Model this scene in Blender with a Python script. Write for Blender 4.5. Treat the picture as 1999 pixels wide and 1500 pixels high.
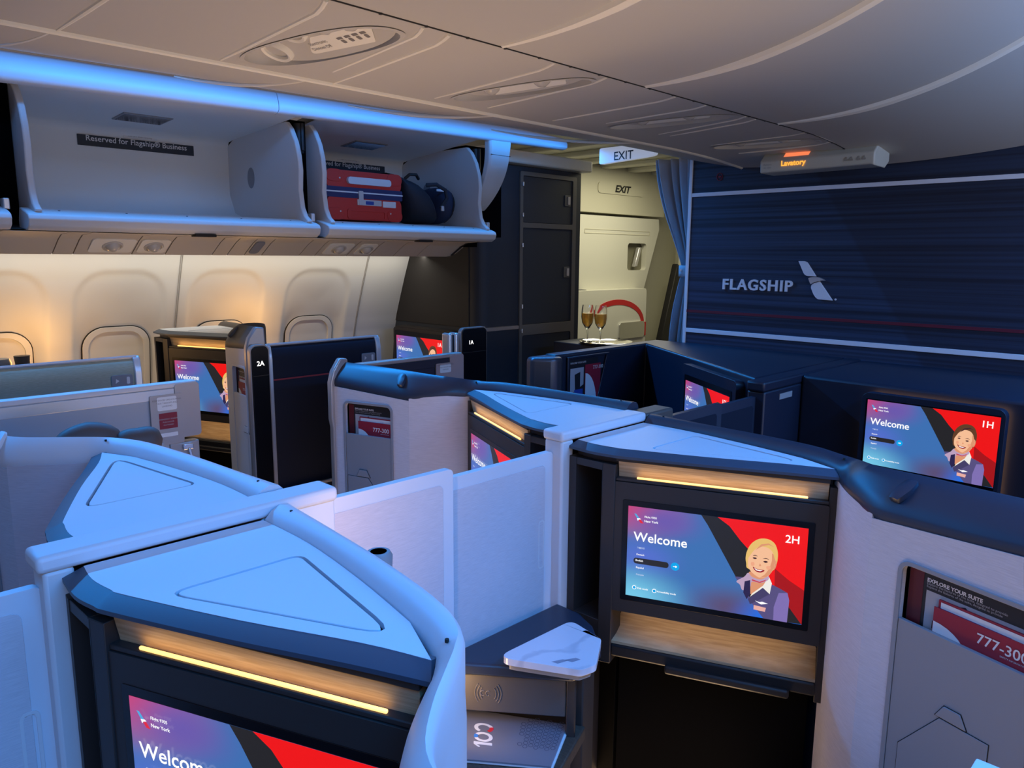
import bpy, bmesh, math, random
from mathutils import Vector, Matrix
from mathutils.geometry import tessellate_polygon

for o in list(bpy.data.objects):
    bpy.data.objects.remove(o, do_unlink=True)
SC = bpy.context.scene
COL = SC.collection
random.seed(7)
# world axes: x to the right of the cabin (centre line x=0), y towards the nose, z up (cabin floor z=0)
# ------------------------------------------------------------------ camera, world, lights, exposure
cd = bpy.data.cameras.new('camera')
cam = bpy.data.objects.new('camera', cd)
COL.objects.link(cam)
cam.matrix_world = Matrix((
    (0.71021673, -0.12177831, 0.69337021, 1.24),
    (0.70394905, 0.11316439, -0.70117726, 0.0),
    (0.00692337, 0.98608512, 0.16609696, 1.55),
    (0, 0, 0, 1)))
cd.sensor_width = 36.0
cd.sensor_fit = 'HORIZONTAL'
cd.lens = 26.557
cd.clip_start = 0.02
SC.camera = cam
SC.view_settings.view_transform = 'Standard'
SC.view_settings.look = 'None'
SC.view_settings.exposure = -0.2
SC.view_settings.gamma = 1.0
SC.view_settings.use_curve_mapping = False
wd = bpy.data.worlds.new('cabin_ambient')
SC.world = wd
wd.use_nodes = True
wd.node_tree.nodes['Background'].inputs[0].default_value = (0.64, 0.52, 0.52, 1)
wd.node_tree.nodes['Background'].inputs[1].default_value = 0.22


def lamp(name, kind, loc, target, power, col, size=0.1, size_y=None, spread=180, parent=None):
    l = bpy.data.lights.new(name, kind)
    o = bpy.data.objects.new(name, l)
    COL.objects.link(o)
    o.location = loc
    if target is not None:
        o.rotation_euler = (Vector(target) - Vector(loc)).to_track_quat('-Z', 'Y').to_euler()
    l.energy = power
    l.color = col
    if kind == 'AREA':
        l.shape = 'RECTANGLE' if size_y else 'SQUARE'
        l.size = size
        if size_y:
            l.size_y = size_y
        l.spread = math.radians(spread)
    elif kind == 'POINT':
        l.shadow_soft_size = size
    elif kind == 'SPOT':
        l.shadow_soft_size = size
        l.spot_size = math.radians(spread)
        l.spot_blend = 0.8
    return o


BLUE = (0.015, 0.31, 1.0)
WARM = (1.0, 0.62, 0.27)
# blue LED runs tucked under the ceiling edge along both overhead bins
lamp('cove_light_left', 'AREA', (-1.56, 1.5, 2.15), (-0.75, 1.5, 1.0), 39, BLUE, 4.2, 0.04, 108)
lamp('cove_light_right', 'AREA', (1.52, 1.1, 2.13), (0.80, 1.1, 1.0), 40, BLUE, 4.6, 0.05, 95)
lamp('cove_wash_left', 'AREA', (-1.50, 1.2, 2.145), (-1.66, 1.2, 2.10), 3.5, BLUE, 4.2, 0.02, 110)
lamp('dome_wash_right', 'AREA', (1.50, 2.6, 2.05), (1.0, 2.6, 2.35), 15, (0.20, 0.42, 1.0), 2.0, 0.04)
# added warm fill lamps low in both aisles, aimed up to brighten the ceiling
lamp('aisle_light_left', 'AREA', (-1.25, 1.5, 0.12), (-1.25, 1.5, 2.0), 10, (1.0, 0.66, 0.38), 3.6, 0.22, 95)
lamp('aisle_light_right', 'AREA', (1.25, 1.0, 0.12), (1.25, 1.0, 2.0), 12, (1.0, 0.66, 0.38), 4.4, 0.35, 90)
# added fill lamp out of view on the right, lifting the bin interiors
lamp('window_wash_right', 'AREA', (2.62, 1.2, 1.30), (0.0, 1.2, 1.60), 17, (1.0, 0.86, 0.72), 4.4, 0.5)
# window-wall wash light hidden behind the bin soffit
lamp('window_wash', 'AREA', (-2.50, 1.2, 1.558), (-2.66, 1.2, 1.1), 7.0, (1.0, 0.94, 0.80), 3.6, 0.03)
# entry light by the exit door
lamp('entry_light', 'AREA', (-2.0, 4.9, 2.25), (-2.1, 4.9, 0), 20, (1.0, 0.93, 0.66), 1.2, 0.7)


# ------------------------------------------------------------------ materials
def nt(m):
    m.use_nodes = True
    return m.node_tree, m.node_tree.nodes['Principled BSDF']


def M(name, col, rough=0.5, metal=0.0, spec=0.5, emit=None, es=1.0):
    m = bpy.data.materials.new(name)
    t, b = nt(m)
    b.inputs['Base Color'].default_value = (*col, 1)
    b.inputs['Roughness'].default_value = rough
    b.inputs['Metallic'].default_value = metal
    b.inputs['Specular IOR Level'].default_value = spec
    if emit:
        b.inputs['Emission Color'].default_value = (*emit, 1)
        b.inputs['Emission Strength'].default_value = es
    return m


def add_noise(m, scale, stretch=(1, 1, 1), bump=0.2, dist=0.002, c2=None, lo=0.35, hi=0.65, detail=3, fac=None):
    t, b = m.node_tree, m.node_tree.nodes['Principled BSDF']
    N = t.nodes
    tc = N.new('ShaderNodeTexCoord')
    mp = N.new('ShaderNodeMapping')
    mp.inputs['Scale'].default_value = stretch
    t.links.new(tc.outputs['Object'], mp.inputs[0])
    no = N.new('ShaderNodeTexNoise')
    no.inputs['Scale'].default_value = scale
    no.inputs['Detail'].default_value = detail
    t.links.new(mp.outputs[0], no.inputs['Vector'])
    if bump:
        bp = N.new('ShaderNodeBump')
        bp.inputs['Strength'].default_value = bump
        bp.inputs['Distance'].default_value = dist
        t.links.new(no.outputs['Fac'], bp.inputs['Height'])
        t.links.new(bp.outputs[0], b.inputs['Normal'])
    if c2:
        r = N.new('ShaderNodeValToRGB')
        r.color_ramp.elements[0].position = lo
        r.color_ramp.elements[1].position = hi
        r.color_ramp.elements[0].color = b.inputs['Base Color'].default_value
        r.color_ramp.elements[1].color = (*c2, 1)
        t.links.new(no.outputs['Fac'], r.inputs[0])
        t.links.new(r.outputs[0], b.inputs['Base Color'])
    return m


WHITE = add_noise(M('white_laminate', (0.66, 0.70, 0.76), 0.42), 900, bump=0.08, dist=0.0006)
WHITE2 = M('white_plastic', (0.66, 0.66, 0.68), 0.45)
GREYP = add_noise(M('grey_plastic', (0.26, 0.265, 0.285), 0.45), 700, bump=0.08, dist=0.0006)
FAB = add_noise(M('pale_woven_fabric', (0.55, 0.53, 0.57), 0.85, spec=0.2), 160, (0.22, 0.22, 4), 0.22, 0.0012,
                c2=(0.635, 0.61, 0.65), lo=0.3, hi=0.7)
FABG = add_noise(M('grey_green_fabric', (0.40, 0.40, 0.29), 0.85, spec=0.2), 200, (0.3, 0.3, 4), 0.25, 0.0012,
                 c2=(0.48, 0.48, 0.36))
DOORIN = M('grey_door_lining', (0.40, 0.42, 0.45), 0.5)
GUNM = M('gunmetal', (0.10, 0.105, 0.125), 0.4, 0.7)
TAUPE = M('taupe_plastic', (0.085, 0.075, 0.068), 0.5)
NAVYP = M('navy_plastic', (0.026, 0.035, 0.058), 0.36)
NAVYC = M('deep_navy_plastic', (0.012, 0.018, 0.036), 0.42)
NAVYF = add_noise(M('navy_fabric', (0.012, 0.016, 0.030), 0.8, spec=0.2), 400, bump=0.3, dist=0.001)
DARK = M('black_plastic', (0.014, 0.013, 0.014), 0.5)
DARKB = M('brown_black_plastic', (0.030, 0.025, 0.024), 0.5)
BLACK = M('black_gloss', (0.004, 0.004, 0.005), 0.25)
VOID = M('black_lining', (0.0012, 0.0012, 0.0016), 0.9, spec=0.05)  # near-black colour stands in for deep shade in footwells, cubbies and gaps
STRIP = M('slate_blue_edge', (0.048, 0.070, 0.105), 0.45)
METAL = M('brushed_metal', (0.70, 0.69, 0.69), 0.32, 0.55)
CHAMP = M('champagne_metal', (0.44, 0.405, 0.385), 0.35, 0.5)
CHROME = M('chrome', (0.8, 0.8, 0.8), 0.12, 1.0)
WOOD = add_noise(M('pale_oak_veneer', (0.42, 0.28, 0.15), 0.5), 14, (1, 1, 22), 0.05, 0.0005, c2=(0.56, 0.40, 0.235), detail=5)
BROWNW = add_noise(M('dark_walnut', (0.055, 0.036, 0.026), 0.5), 20, (3, 12, 3), 0.05, 0.0005, c2=(0.085, 0.058, 0.04))
CEIL = add_noise(M('ceiling_panel', (0.56, 0.525, 0.455), 0.65), 1200, bump=0.05, dist=0.0004)
CEILT = M('ceiling_bead', (0.93, 0.87, 0.72), 0.5)
WALLM = add_noise(M('cabin_sidewall', (0.72, 0.71, 0.69), 0.6), 900, bump=0.05, dist=0.0004)
SHADE = M('window_shade', (0.40, 0.385, 0.37), 0.6)
GAP = M('dark_gap', (0.02, 0.018, 0.016), 0.8)
BINW = add_noise(M('bin_white', (0.66, 0.66, 0.66), 0.5), 800, bump=0.05, dist=0.0004)
BINI = add_noise(M('bin_lining', (0.78, 0.78, 0.75), 0.7), 500, bump=0.1, dist=0.0006)
SOFF = M('soffit_plastic', (0.66, 0.58, 0.46), 0.55)
LENS = M('lamp_lens', (0.62, 0.57, 0.48), 0.15)
CARPET = add_noise(M('navy_carpet', (0.006, 0.008, 0.018), 0.95, spec=0.1), 180, bump=0.6, dist=0.004,
                   c2=(0.010, 0.014, 0.030))
LEATH = add_noise(M('brown_leather', (0.10, 0.070, 0.060), 0.55), 150, bump=0.15, dist=0.001)
CURT = add_noise(M('blue_curtain', (0.42, 0.46, 0.50), 0.85, spec=0.2), 300, bump=0.25, dist=0.001)
CREAM = M('cream_panel', (0.60, 0.58, 0.46), 0.55)
CREAML = M('cream_light', (0.72, 0.71, 0.62), 0.5)
REDP = M('red_paint', (0.55, 0.02, 0.025), 0.45)
CLOS = M('closet_navy', (0.026, 0.034, 0.048), 0.6)
CLOSB = M('closet_brown', (0.020, 0.018, 0.018), 0.65)
CLOSF = M('closet_frame', (0.17, 0.165, 0.155), 0.45, 0.3)
LBLUE = M('letter_white', (0.86, 0.88, 0.92), 0.4, 0.0)
TXTK = M('black_ink', (0.012, 0.012, 0.012), 0.6)
TXTW = M('white_ink', (0.75, 0.75, 0.75), 0.6)
TXTG = M('grey_ink', (0.22, 0.20, 0.18), 0.6)
PLACN = M('navy_placard', (0.016, 0.024, 0.040), 0.5)
SUITR = M('suitcase_red', (0.56, 0.035, 0.026), 0.38)
SUITN = M('suitcase_navy', (0.02, 0.025, 0.10), 0.6)
BAGN = add_noise(M('bag_navy', (0.014, 0.018, 0.030), 0.75), 250, bump=0.3, dist=0.002)
BAGB = add_noise(M('bag_blue', (0.012, 0.020, 0.055), 0.75), 250, bump=0.3, dist=0.002)
PAPW = M('paper_white', (0.72, 0.72, 0.72), 0.6)
PAPR = M('paper_red', (0.30, 0.012, 0.03), 0.5)
PAPD = M('paper_dark_red', (0.10, 0.006, 0.012), 0.5)
PAPB = M('paper_blue', (0.02, 0.06, 0.32), 0.5)
PAPK = M('paper_black', (0.012, 0.012, 0.014), 0.5)
PAPG = M('paper_grey', (0.40, 0.39, 0.40), 0.6)
STKR = M('sticker_red', (0.24, 0.012, 0.03), 0.5)
WARML = M('warm_led', (1.0, 0.7, 0.3), 0.4, emit=(1.0, 0.56, 0.16), es=1.8)
WARMB = WARML
AMBER = M('amber_text', (0.9, 0.5, 0.1), 0.4, emit=(1.0, 0.42, 0.05), es=1.3)
ORNG = M('orange_lamp', (0.9, 0.3, 0.1), 0.4, emit=(1.0, 0.25, 0.10), es=0.9)
NUMW = M('lit_number', (0.9, 0.9, 0.9), 0.4, emit=(1.0, 0.97, 0.9), es=1.6)


def marble():
    m = M('white_marble', (0.60, 0.60, 0.68), 0.22)
    t, b = m.node_tree, m.node_tree.nodes['Principled BSDF']
    N = t.nodes
    tc = N.new('ShaderNodeTexCoord')
    w = N.new('ShaderNodeTexWave')
    w.inputs['Scale'].default_value = 3.2
    w.inputs['Distortion'].default_value = 9
    w.inputs['Detail'].default_value = 4
    w.inputs['Detail Scale'].default_value = 1.4
    t.links.new(tc.outputs['Object'], w.inputs['Vector'])
    r = N.new('ShaderNodeValToRGB')
    r.color_ramp.elements[0].position = 0.0
    r.color_ramp.elements[0].color = (0.56, 0.57, 0.64, 1)
    r.color_ramp.elements[1].position = 0.14
    r.color_ramp.elements[1].color = (0.70, 0.70, 0.76, 1)
    t.links.new(w.outputs['Fac'], r.inputs[0])
    t.links.new(r.outputs[0], b.inputs['Base Color'])
    return m


MARB = marble()


def bulkhead_mat():
    m = M('streaked_navy_panel', (0.012, 0.03, 0.08), 0.55)
    t, b = m.node_tree, m.node_tree.nodes['Principled BSDF']
    N = t.nodes
    L = t.links.new
    tc = N.new('ShaderNodeTexCoord')
    mp = N.new('ShaderNodeMapping')
    mp.inputs['Scale'].default_value = (0.35, 1, 46)
    L(tc.outputs['Object'], mp.inputs[0])
    no = N.new('ShaderNodeTexNoise')
    no.inputs['Scale'].default_value = 1.6
    no.inputs['Detail'].default_value = 4
    L(mp.outputs[0], no.inputs['Vector'])
    r = N.new('ShaderNodeValToRGB')
    r.color_ramp.elements[0].position = 0.36
    r.color_ramp.elements[0].color = (0.006, 0.013, 0.032, 1)
    r.color_ramp.elements[1].position = 0.66
    r.color_ramp.elements[1].color = (0.028, 0.055, 0.115, 1)
    L(no.outputs['Fac'], r.inputs[0])
    # the printed design turns darker to the right of a slanted boundary
    sx = N.new('ShaderNodeSeparateXYZ')
    L(tc.outputs['Object'], sx.inputs[0])
    ma = N.new('ShaderNodeMath')
    ma.operation = 'MULTIPLY_ADD'
    ma.inputs[1].default_value = 0.62
    L(sx.outputs['Z'], ma.inputs[0])
    L(sx.outputs['X'], ma.inputs[2])
    mr = N.new('ShaderNodeMapRange')
    mr.inputs['From Min'].default_value = 0.955
    mr.inputs['From Max'].default_value = 0.975
    mr.inputs['To Min'].default_value = 0.0
    mr.inputs['To Max'].default_value = 0.45
    L(ma.outputs[0], mr.inputs['Value'])
    mx = N.new('ShaderNodeMixRGB')
    L(mr.outputs[0], mx.inputs['Fac'])
    L(r.outputs[0], mx.inputs['Color1'])
    mx.inputs['Color2'].default_value = (0.010, 0.010, 0.020, 1)
    L(mx.outputs[0], b.inputs['Base Color'])
    return m


BULK = bulkhead_mat()


def E(name, col, s=1.0):
    """a patch of a lit display: emits its own colour (linear)"""
    m = bpy.data.materials.new(name)
    t, b = nt(m)
    b.inputs['Base Color'].default_value = (0.004, 0.004, 0.004, 1)
    b.inputs['Roughness'].default_value = 0.25
    b.inputs['Emission Color'].default_value = (*col, 1)
    b.inputs['Emission Strength'].default_value = s * 1.14
    return m


def srgb(r, g, b):
    f = lambda c: (c / 255 / 12.92) if c / 255 <= 0.04045 else ((c / 255 + 0.055) / 1.055) ** 2.4
    return (f(r), f(g), f(b))


def screen_bg():
    """the display's own picture: a colour field of soft blobs"""
    m = bpy.data.materials.new('display_backdrop')
    t, b = nt(m)
    N = t.nodes
    L = t.links.new
    b.inputs['Base Color'].default_value = (0.004, 0.004, 0.004, 1)
    b.inputs['Roughness'].default_value = 0.25
    uv = N.new('ShaderNodeUVMap')
    prev = None
    base = srgb(62, 112, 178)
    blobs = [((0.0, 0.0), 0.45, srgb(205, 62, 110)), ((0.22, 0.12), 0.30, srgb(105, 88, 172)), ((0.10, 0.55), 0.3, srgb(85, 110, 205)),
             ((0.03, 1.0), 0.45, srgb(120, 205, 235)), ((0.60, 0.95), 0.33, srgb(92, 76, 112)), ((0.86, 1.0), 0.30, srgb(14, 112, 240))]
    for (c, rad, colr) in blobs:
        d = N.new('ShaderNodeVectorMath')
        d.operation = 'DISTANCE'
        d.inputs[1].default_value = (c[0], c[1], 0)
        L(uv.outputs[0], d.inputs[0])
        mr = N.new('ShaderNodeMapRange')
        mr.interpolation_type = 'SMOOTHSTEP'
        mr.inputs['From Min'].default_value = 0.0
        mr.inputs['From Max'].default_value = rad
        mr.inputs['To Min'].default_value = 0.95
        mr.inputs['To Max'].default_value = 0.0
        L(d.outputs['Value'], mr.inputs['Value'])
        mx = N.new('ShaderNodeMixRGB')
        L(mr.outputs[0], mx.inputs['Fac'])
        if prev:
            L(prev.outputs[0], mx.inputs['Color1'])
        else:
            mx.inputs['Color1'].default_value = (*base, 1)
        mx.inputs['Color2'].default_value = (*colr, 1)
        prev = mx
    L(prev.outputs[0], b.inputs['Emission Color'])
    b.inputs['Emission Strength'].default_value = 1.14
    return m


D_BG = screen_bg()
D = {k: E('display_' + k, srgb(*c), s) for k, c, s in [
    ('dark', (38, 37, 40), 1), ('red', (240, 22, 22), 1), ('deep_red', (165, 22, 26), 1), ('white', (250, 250, 252), 1.1),
    ('pill', (40, 38, 40), 1), ('cyan', (10, 165, 235), 1), ('blonde', (232, 190, 110), 1), ('dark_hair', (98, 62, 40), 1),
    ('skin', (246, 190, 150), 1), ('skin_shade', (222, 150, 112), 1), ('blush', (240, 168, 132), 1), ('lips', (150, 20, 40), 1), ('ink', (70, 40, 45), 1),
    ('scarf', (188, 160, 190), 1), ('scarf_dark', (45, 38, 78), 1), ('scarf_red', (200, 70, 85), 1), ('shirt', (240, 236, 228), 1),
    ('jacket', (88, 80, 128), 1), ('jacket_light', (128, 112, 178), 1), ('lapel', (70, 64, 104), 1), ('badge', (235, 175, 165), 1),
    ('logo_blue', (80, 170, 225), 1), ('logo_red', (225, 40, 60), 1), ('soft', (190, 205, 235), 1)]}

# ------------------------------------------------------------------ object helpers
def origin_of(o):
    v = Vector((0, 0, 0))
    while o:
        v += o.location
        o = o.parent
    return v


def thing(name, label, cat, loc=(0, 0, 0), group=None):
    o = bpy.data.objects.new(name, None)
    o.empty_display_size = 0.1
    COL.objects.link(o)
    o.location = loc
    o['label'] = label
    o['category'] = cat
    if group:
        o['group'] = group
    return o


def obj(name, bm, mats, parent=None, bev=0.0, seg=2, smooth=40, label=None, loc=None):
    if not isinstance(mats, (list, tuple)):
        mats = [mats]
    if parent is not None:
        off = origin_of(parent)
    elif loc is not None:
        off = Vector(loc)
    else:
        off = Vector((0, 0, 0))
    bmesh.ops.remove_doubles(bm, verts=bm.verts, dist=1e-6)
    bmesh.ops.translate(bm, vec=-off, verts=bm.verts)
    bmesh.ops.recalc_face_normals(bm, faces=bm.faces)
    me = bpy.data.meshes.new(name)
    bm.to_mesh(me)
    bm.free()
    for m in mats:
        me.materials.append(m)
    if smooth:
        for p in me.polygons:
            p.use_smooth = True
        me.set_sharp_from_angle(angle=math.radians(smooth))
    o = bpy.data.objects.new(name, me)
    COL.objects.link(o)
    if parent is not None:
        o.parent = parent
    elif loc is not None:
        o.location = loc
    if bev:
        md = o.modifiers.new('bevel', 'BEVEL')
        md.width = bev
        md.segments = seg
        md.limit_method = 'ANGLE'
        md.angle_limit = math.radians(40)
        md.harden_normals = False
    if label:
        o['label'] = label
    return o


def tagm(o, label, cat, group=None):
    o['label'] = label
    o['category'] = cat
    if group:
        o['group'] = group
    return o


def struct(o):
    o['kind'] = 'structure'
    return o


def B():
    return bmesh.new()


def face(bm, pts, mi=0):
    try:
        f = bm.faces.new([bm.verts.new(p) for p in pts])
        f.material_index = mi
        return f
    except ValueError:
        return None


def hexa(bm, p, mi=0):
    v = [bm.verts.new(q) for q in p]
    for idx in ((0, 1, 2, 3), (4, 7, 6, 5), (0, 4, 5, 1), (1, 5, 6, 2), (2, 6, 7, 3), (3, 7, 4, 0)):
        f = bm.faces.new([v[i] for i in idx])
        f.material_index = mi


def box(bm, x0, x1, y0, y1, z0, z1, mi=0):
    hexa(bm, [(x0, y0, z0), (x1, y0, z0), (x1, y1, z0), (x0, y1, z0), (x0, y0, z1), (x1, y0, z1), (x1, y1, z1), (x0, y1, z1)], mi)


def prism(bm, pts, z0, z1, mi=0, mit=None):
    n = len(pts)
    a = [bm.verts.new((p[0], p[1], z0)) for p in pts]
    b = [bm.verts.new((p[0], p[1], z1)) for p in pts]
    bm.faces.new(a).material_index = mi
    bm.faces.new(b).material_index = mi if mit is None else mit
    for i in range(n):
        j = (i + 1) % n
        bm.faces.new([a[i], a[j], b[j], b[i]]).material_index = mi


class Fr:
    """vertical frame: u along l->r as seen from behind, v forward (away from the viewer), z up"""
    def __init__(s, l, r, z=0.0):
        s.o = Vector((l[0], l[1], z))
        d = Vector((r[0] - l[0], r[1] - l[1], 0))
        s.L = d.length
        s.e = d.normalized()
        s.n = Vector((-s.e.y, s.e.x, 0))

    def __call__(s, u, v, z):
        return s.o + s.e * u + s.n * v + Vector((0, 0, z))


def fbox(bm, F, u0, u1, v0, v1, z0, z1, mi=0):
    hexa(bm, [F(u0, v0, z0), F(u1, v0, z0), F(u1, v1, z0), F(u0, v1, z0), F(u0, v0, z1), F(u1, v0, z1), F(u1, v1, z1), F(u0, v1, z1)], mi)


def plate(bm, F, outer, v0, v1, holes=(), mi=0, mih=None):
    """flat plate in the (u,z) plane of F between depths v0 and v1, with through holes"""
    loops = [list(outer)] + [list(h) for h in holes]
    flat = [p for l in loops for p in l]
    tris = tessellate_polygon([[Vector((p[0], p[1], 0)) for p in l] for l in loops])
    va = [bm.verts.new(F(p[0], v0, p[1])) for p in flat]
    vb = [bm.verts.new(F(p[0], v1, p[1])) for p in flat]
    for t in tris:
        for vs in (va, vb):
            try:
                bm.faces.new([vs[i] for i in t]).material_index = mi
            except ValueError:
                pass
    k = 0
    for li, l in enumerate(loops):
        n = len(l)
        for i in range(n):
            j = (i + 1) % n
            bm.faces.new([va[k + i], va[k + j], vb[k + j], vb[k + i]]).material_index = (mi if li == 0 or mih is None else mih)
        k += n


def rrect(u0, u1, z0, z1, r=0.01, n=5):
    out = []
    for (cx, cz, a) in ((u1 - r, z1 - r, 0), (u0 + r, z1 - r, 90), (u0 + r, z0 + r, 180), (u1 - r, z0 + r, 270)):
        for i in range(n + 1):
            t = math.radians(a + 90 * i / n)
            out.append((cx + r * math.cos(t), cz + r * math.sin(t)))
    return out


def rpoly(pts, r, n=5):
    """rounded-corner polygon"""
    out = []
    N = len(pts)
    for i in range(N):
        p = Vector(pts[i]); a = Vector(pts[i - 1]); b = Vector(pts[(i + 1) % N])
        da = (a - p).normalized(); db = (b - p).normalized()
        ang = da.angle(db)
        d = min(r / math.tan(ang / 2), (a - p).length * 0.45, (b - p).length * 0.45)
        p0 = p + da * d; p1 = p + db * d
        for k in range(n + 1):
            t = k / n
            q = p0 * (1 - t) ** 2 + p * 2 * t * (1 - t) + p1 * t * t
            out.append((q.x, q.y))
    return out


def inset(pts, d):
    """offset a convex-ish polygon inwards by d"""
    N = len(pts)
    area = sum(pts[i][0] * pts[(i + 1) % N][1] - pts[(i + 1) % N][0] * pts[i][1] for i in range(N))
    s = 1 if area > 0 else -1
    out = []
    for i in range(N):
        p = Vector(pts[i]); a = Vector(pts[i - 1]); b = Vector(pts[(i + 1) % N])
        e1 = (p - a).normalized(); e2 = (b - p).normalized()
        n1 = Vector((-e1.y, e1.x)) * s; n2 = Vector((-e2.y, e2.x)) * s
        m = (n1 + n2)
        m = m / max(m.length_squared / 2, 0.2)
        q = p + m * d
        out.append((q.x, q.y))
    return out


def tube(bm, pts, r, n=8, closed=False, mi=0, caps=True):
    P = [Vector(p) for p in pts]
    N = len(P)
    rings = []
    up = None
    for i in range(N):
        if closed:
            t = (P[(i + 1) % N] - P[i - 1]).normalized()
        else:
            t = (P[min(i + 1, N - 1)] - P[max(i - 1, 0)]).normalized()
        if up is None:
            up = Vector((0, 0, 1)) if abs(t.z) < 0.9 else Vector((1, 0, 0))
        a = t.cross(up).normalized()
        b = a.cross(t).normalized()
        up = b
        rr = r[i] if isinstance(r, (list, tuple)) else r
        rings.append([bm.verts.new(P[i] + a * rr * math.cos(2 * math.pi * k / n) + b * rr * math.sin(2 * math.pi * k / n)) for k in range(n)])
    m = N if closed else N - 1
    for i in range(m):
        A = rings[i]; C = rings[(i + 1) % N]
        for k in range(n):
            bm.faces.new([A[k], A[(k + 1) % n], C[(k + 1) % n], C[k]]).material_index = mi
    if not closed and caps:
        bm.faces.new(rings[0]).material_index = mi
        bm.faces.new(rings[-1]).material_index = mi


def loft(bm, secs, mi=0, closed=True, caps=True):
    R = [[bm.verts.new(p) for p in s] for s in secs]
    n = len(R[0])
    for i in range(len(R) - 1):
        for k in range(n if closed else n - 1):
            bm.faces.new([R[i][k], R[i][(k + 1) % n], R[i + 1][(k + 1) % n], R[i + 1][k]]).material_index = mi
    if caps and closed:
        bm.faces.new(R[0]).material_index = mi
        bm.faces.new(R[-1]).material_index = mi


def lathe(bm, prof, c, n=20, mi=0, axis=None):
    """profile (r, h) turned about an axis (default z) through c"""
    ax = Vector(axis).normalized() if axis else Vector((0, 0, 1))
    t = Vector((1, 0, 0)) if abs(ax.x) < 0.9 else Vector((0, 1, 0))
    a = ax.cross(t).normalized(); b = ax.cross(a)
    c = Vector(c)
    R = [[bm.verts.new(c + ax * h + a * r * math.cos(2 * math.pi * k / n) + b * r * math.sin(2 * math.pi * k / n)) for k in range(n)] for r, h in prof]
    for i in range(len(R) - 1):
        for k in range(n):
            bm.faces.new([R[i][k], R[i][(k + 1) % n], R[i + 1][(k + 1) % n], R[i + 1][k]]).material_index = mi
    for q in (R[0], R[-1]):
        try:
            bm.faces.new(q).material_index = mi
        except ValueError:
            pass


_TX = {}


def text_geo(body, bold=0.0, shear=0.0, extr=0.0, gap=1.0):
    key = (body, bold, shear, extr, gap)
    if key in _TX:
        return _TX[key]
    cu = bpy.data.curves.new('t', 'FONT')
    cu.body = body
    cu.size = 1.0
    cu.offset = bold
    cu.shear = shear
    cu.space_character = gap
    cu.extrude = extr
    cu.resolution_u = 3
    o = bpy.data.objects.new('t', cu)
    me = o.to_mesh()
    vs = [tuple(v.co) for v in me.vertices]
    fs = [tuple(p.vertices) for p in me.polygons]
    o.to_mesh_clear()
    bpy.data.objects.remove(o)
    bpy.data.curves.remove(cu)
    _TX[key] = (vs, fs)
    return _TX[key]


def put_text(bm, F, body, u, z, width=None, height=None, v=0.0, mi=0, bold=0.0, shear=0.0, extr=0.0, rot=0.0, align='L', thick=0.0, gap=1.0):
    vs, fs = text_geo(body, bold, shear, extr, gap)
    if not vs:
        return
    x0 = min(a[0] for a in vs); x1 = max(a[0] for a in vs)
    y0 = min(a[1] for a in vs); y1 = max(a[1] for a in vs)
    if width:
        s = width / (x1 - x0)
        sy = height / (y1 - y0) if height else s
    else:
        s = sy = height / (y1 - y0)
    ox = {'L': 0, 'C': (x1 - x0) * s / 2, 'R': (x1 - x0) * s}[align]
    c, sn = math.cos(rot), math.sin(rot)
    N = []
    for a in vs:
        px = (a[0] - x0) * s - ox; py = (a[1] - y0) * sy
        N.append(bm.verts.new(F(u + px * c - py * sn, v - (a[2] / max(extr, 1e-9) * thick if extr else 0), z + px * sn + py * c)))
    for f in fs:
        try:
            bm.faces.new([N[i] for i in f]).material_index = mi
        except ValueError:
            pass


def disc(F, u, z, r, n=20, ru=None):
    return [(u + (ru or r) * math.cos(2 * math.pi * k / n), z + r * math.sin(2 * math.pi * k / n)) for k in range(n)]


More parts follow.
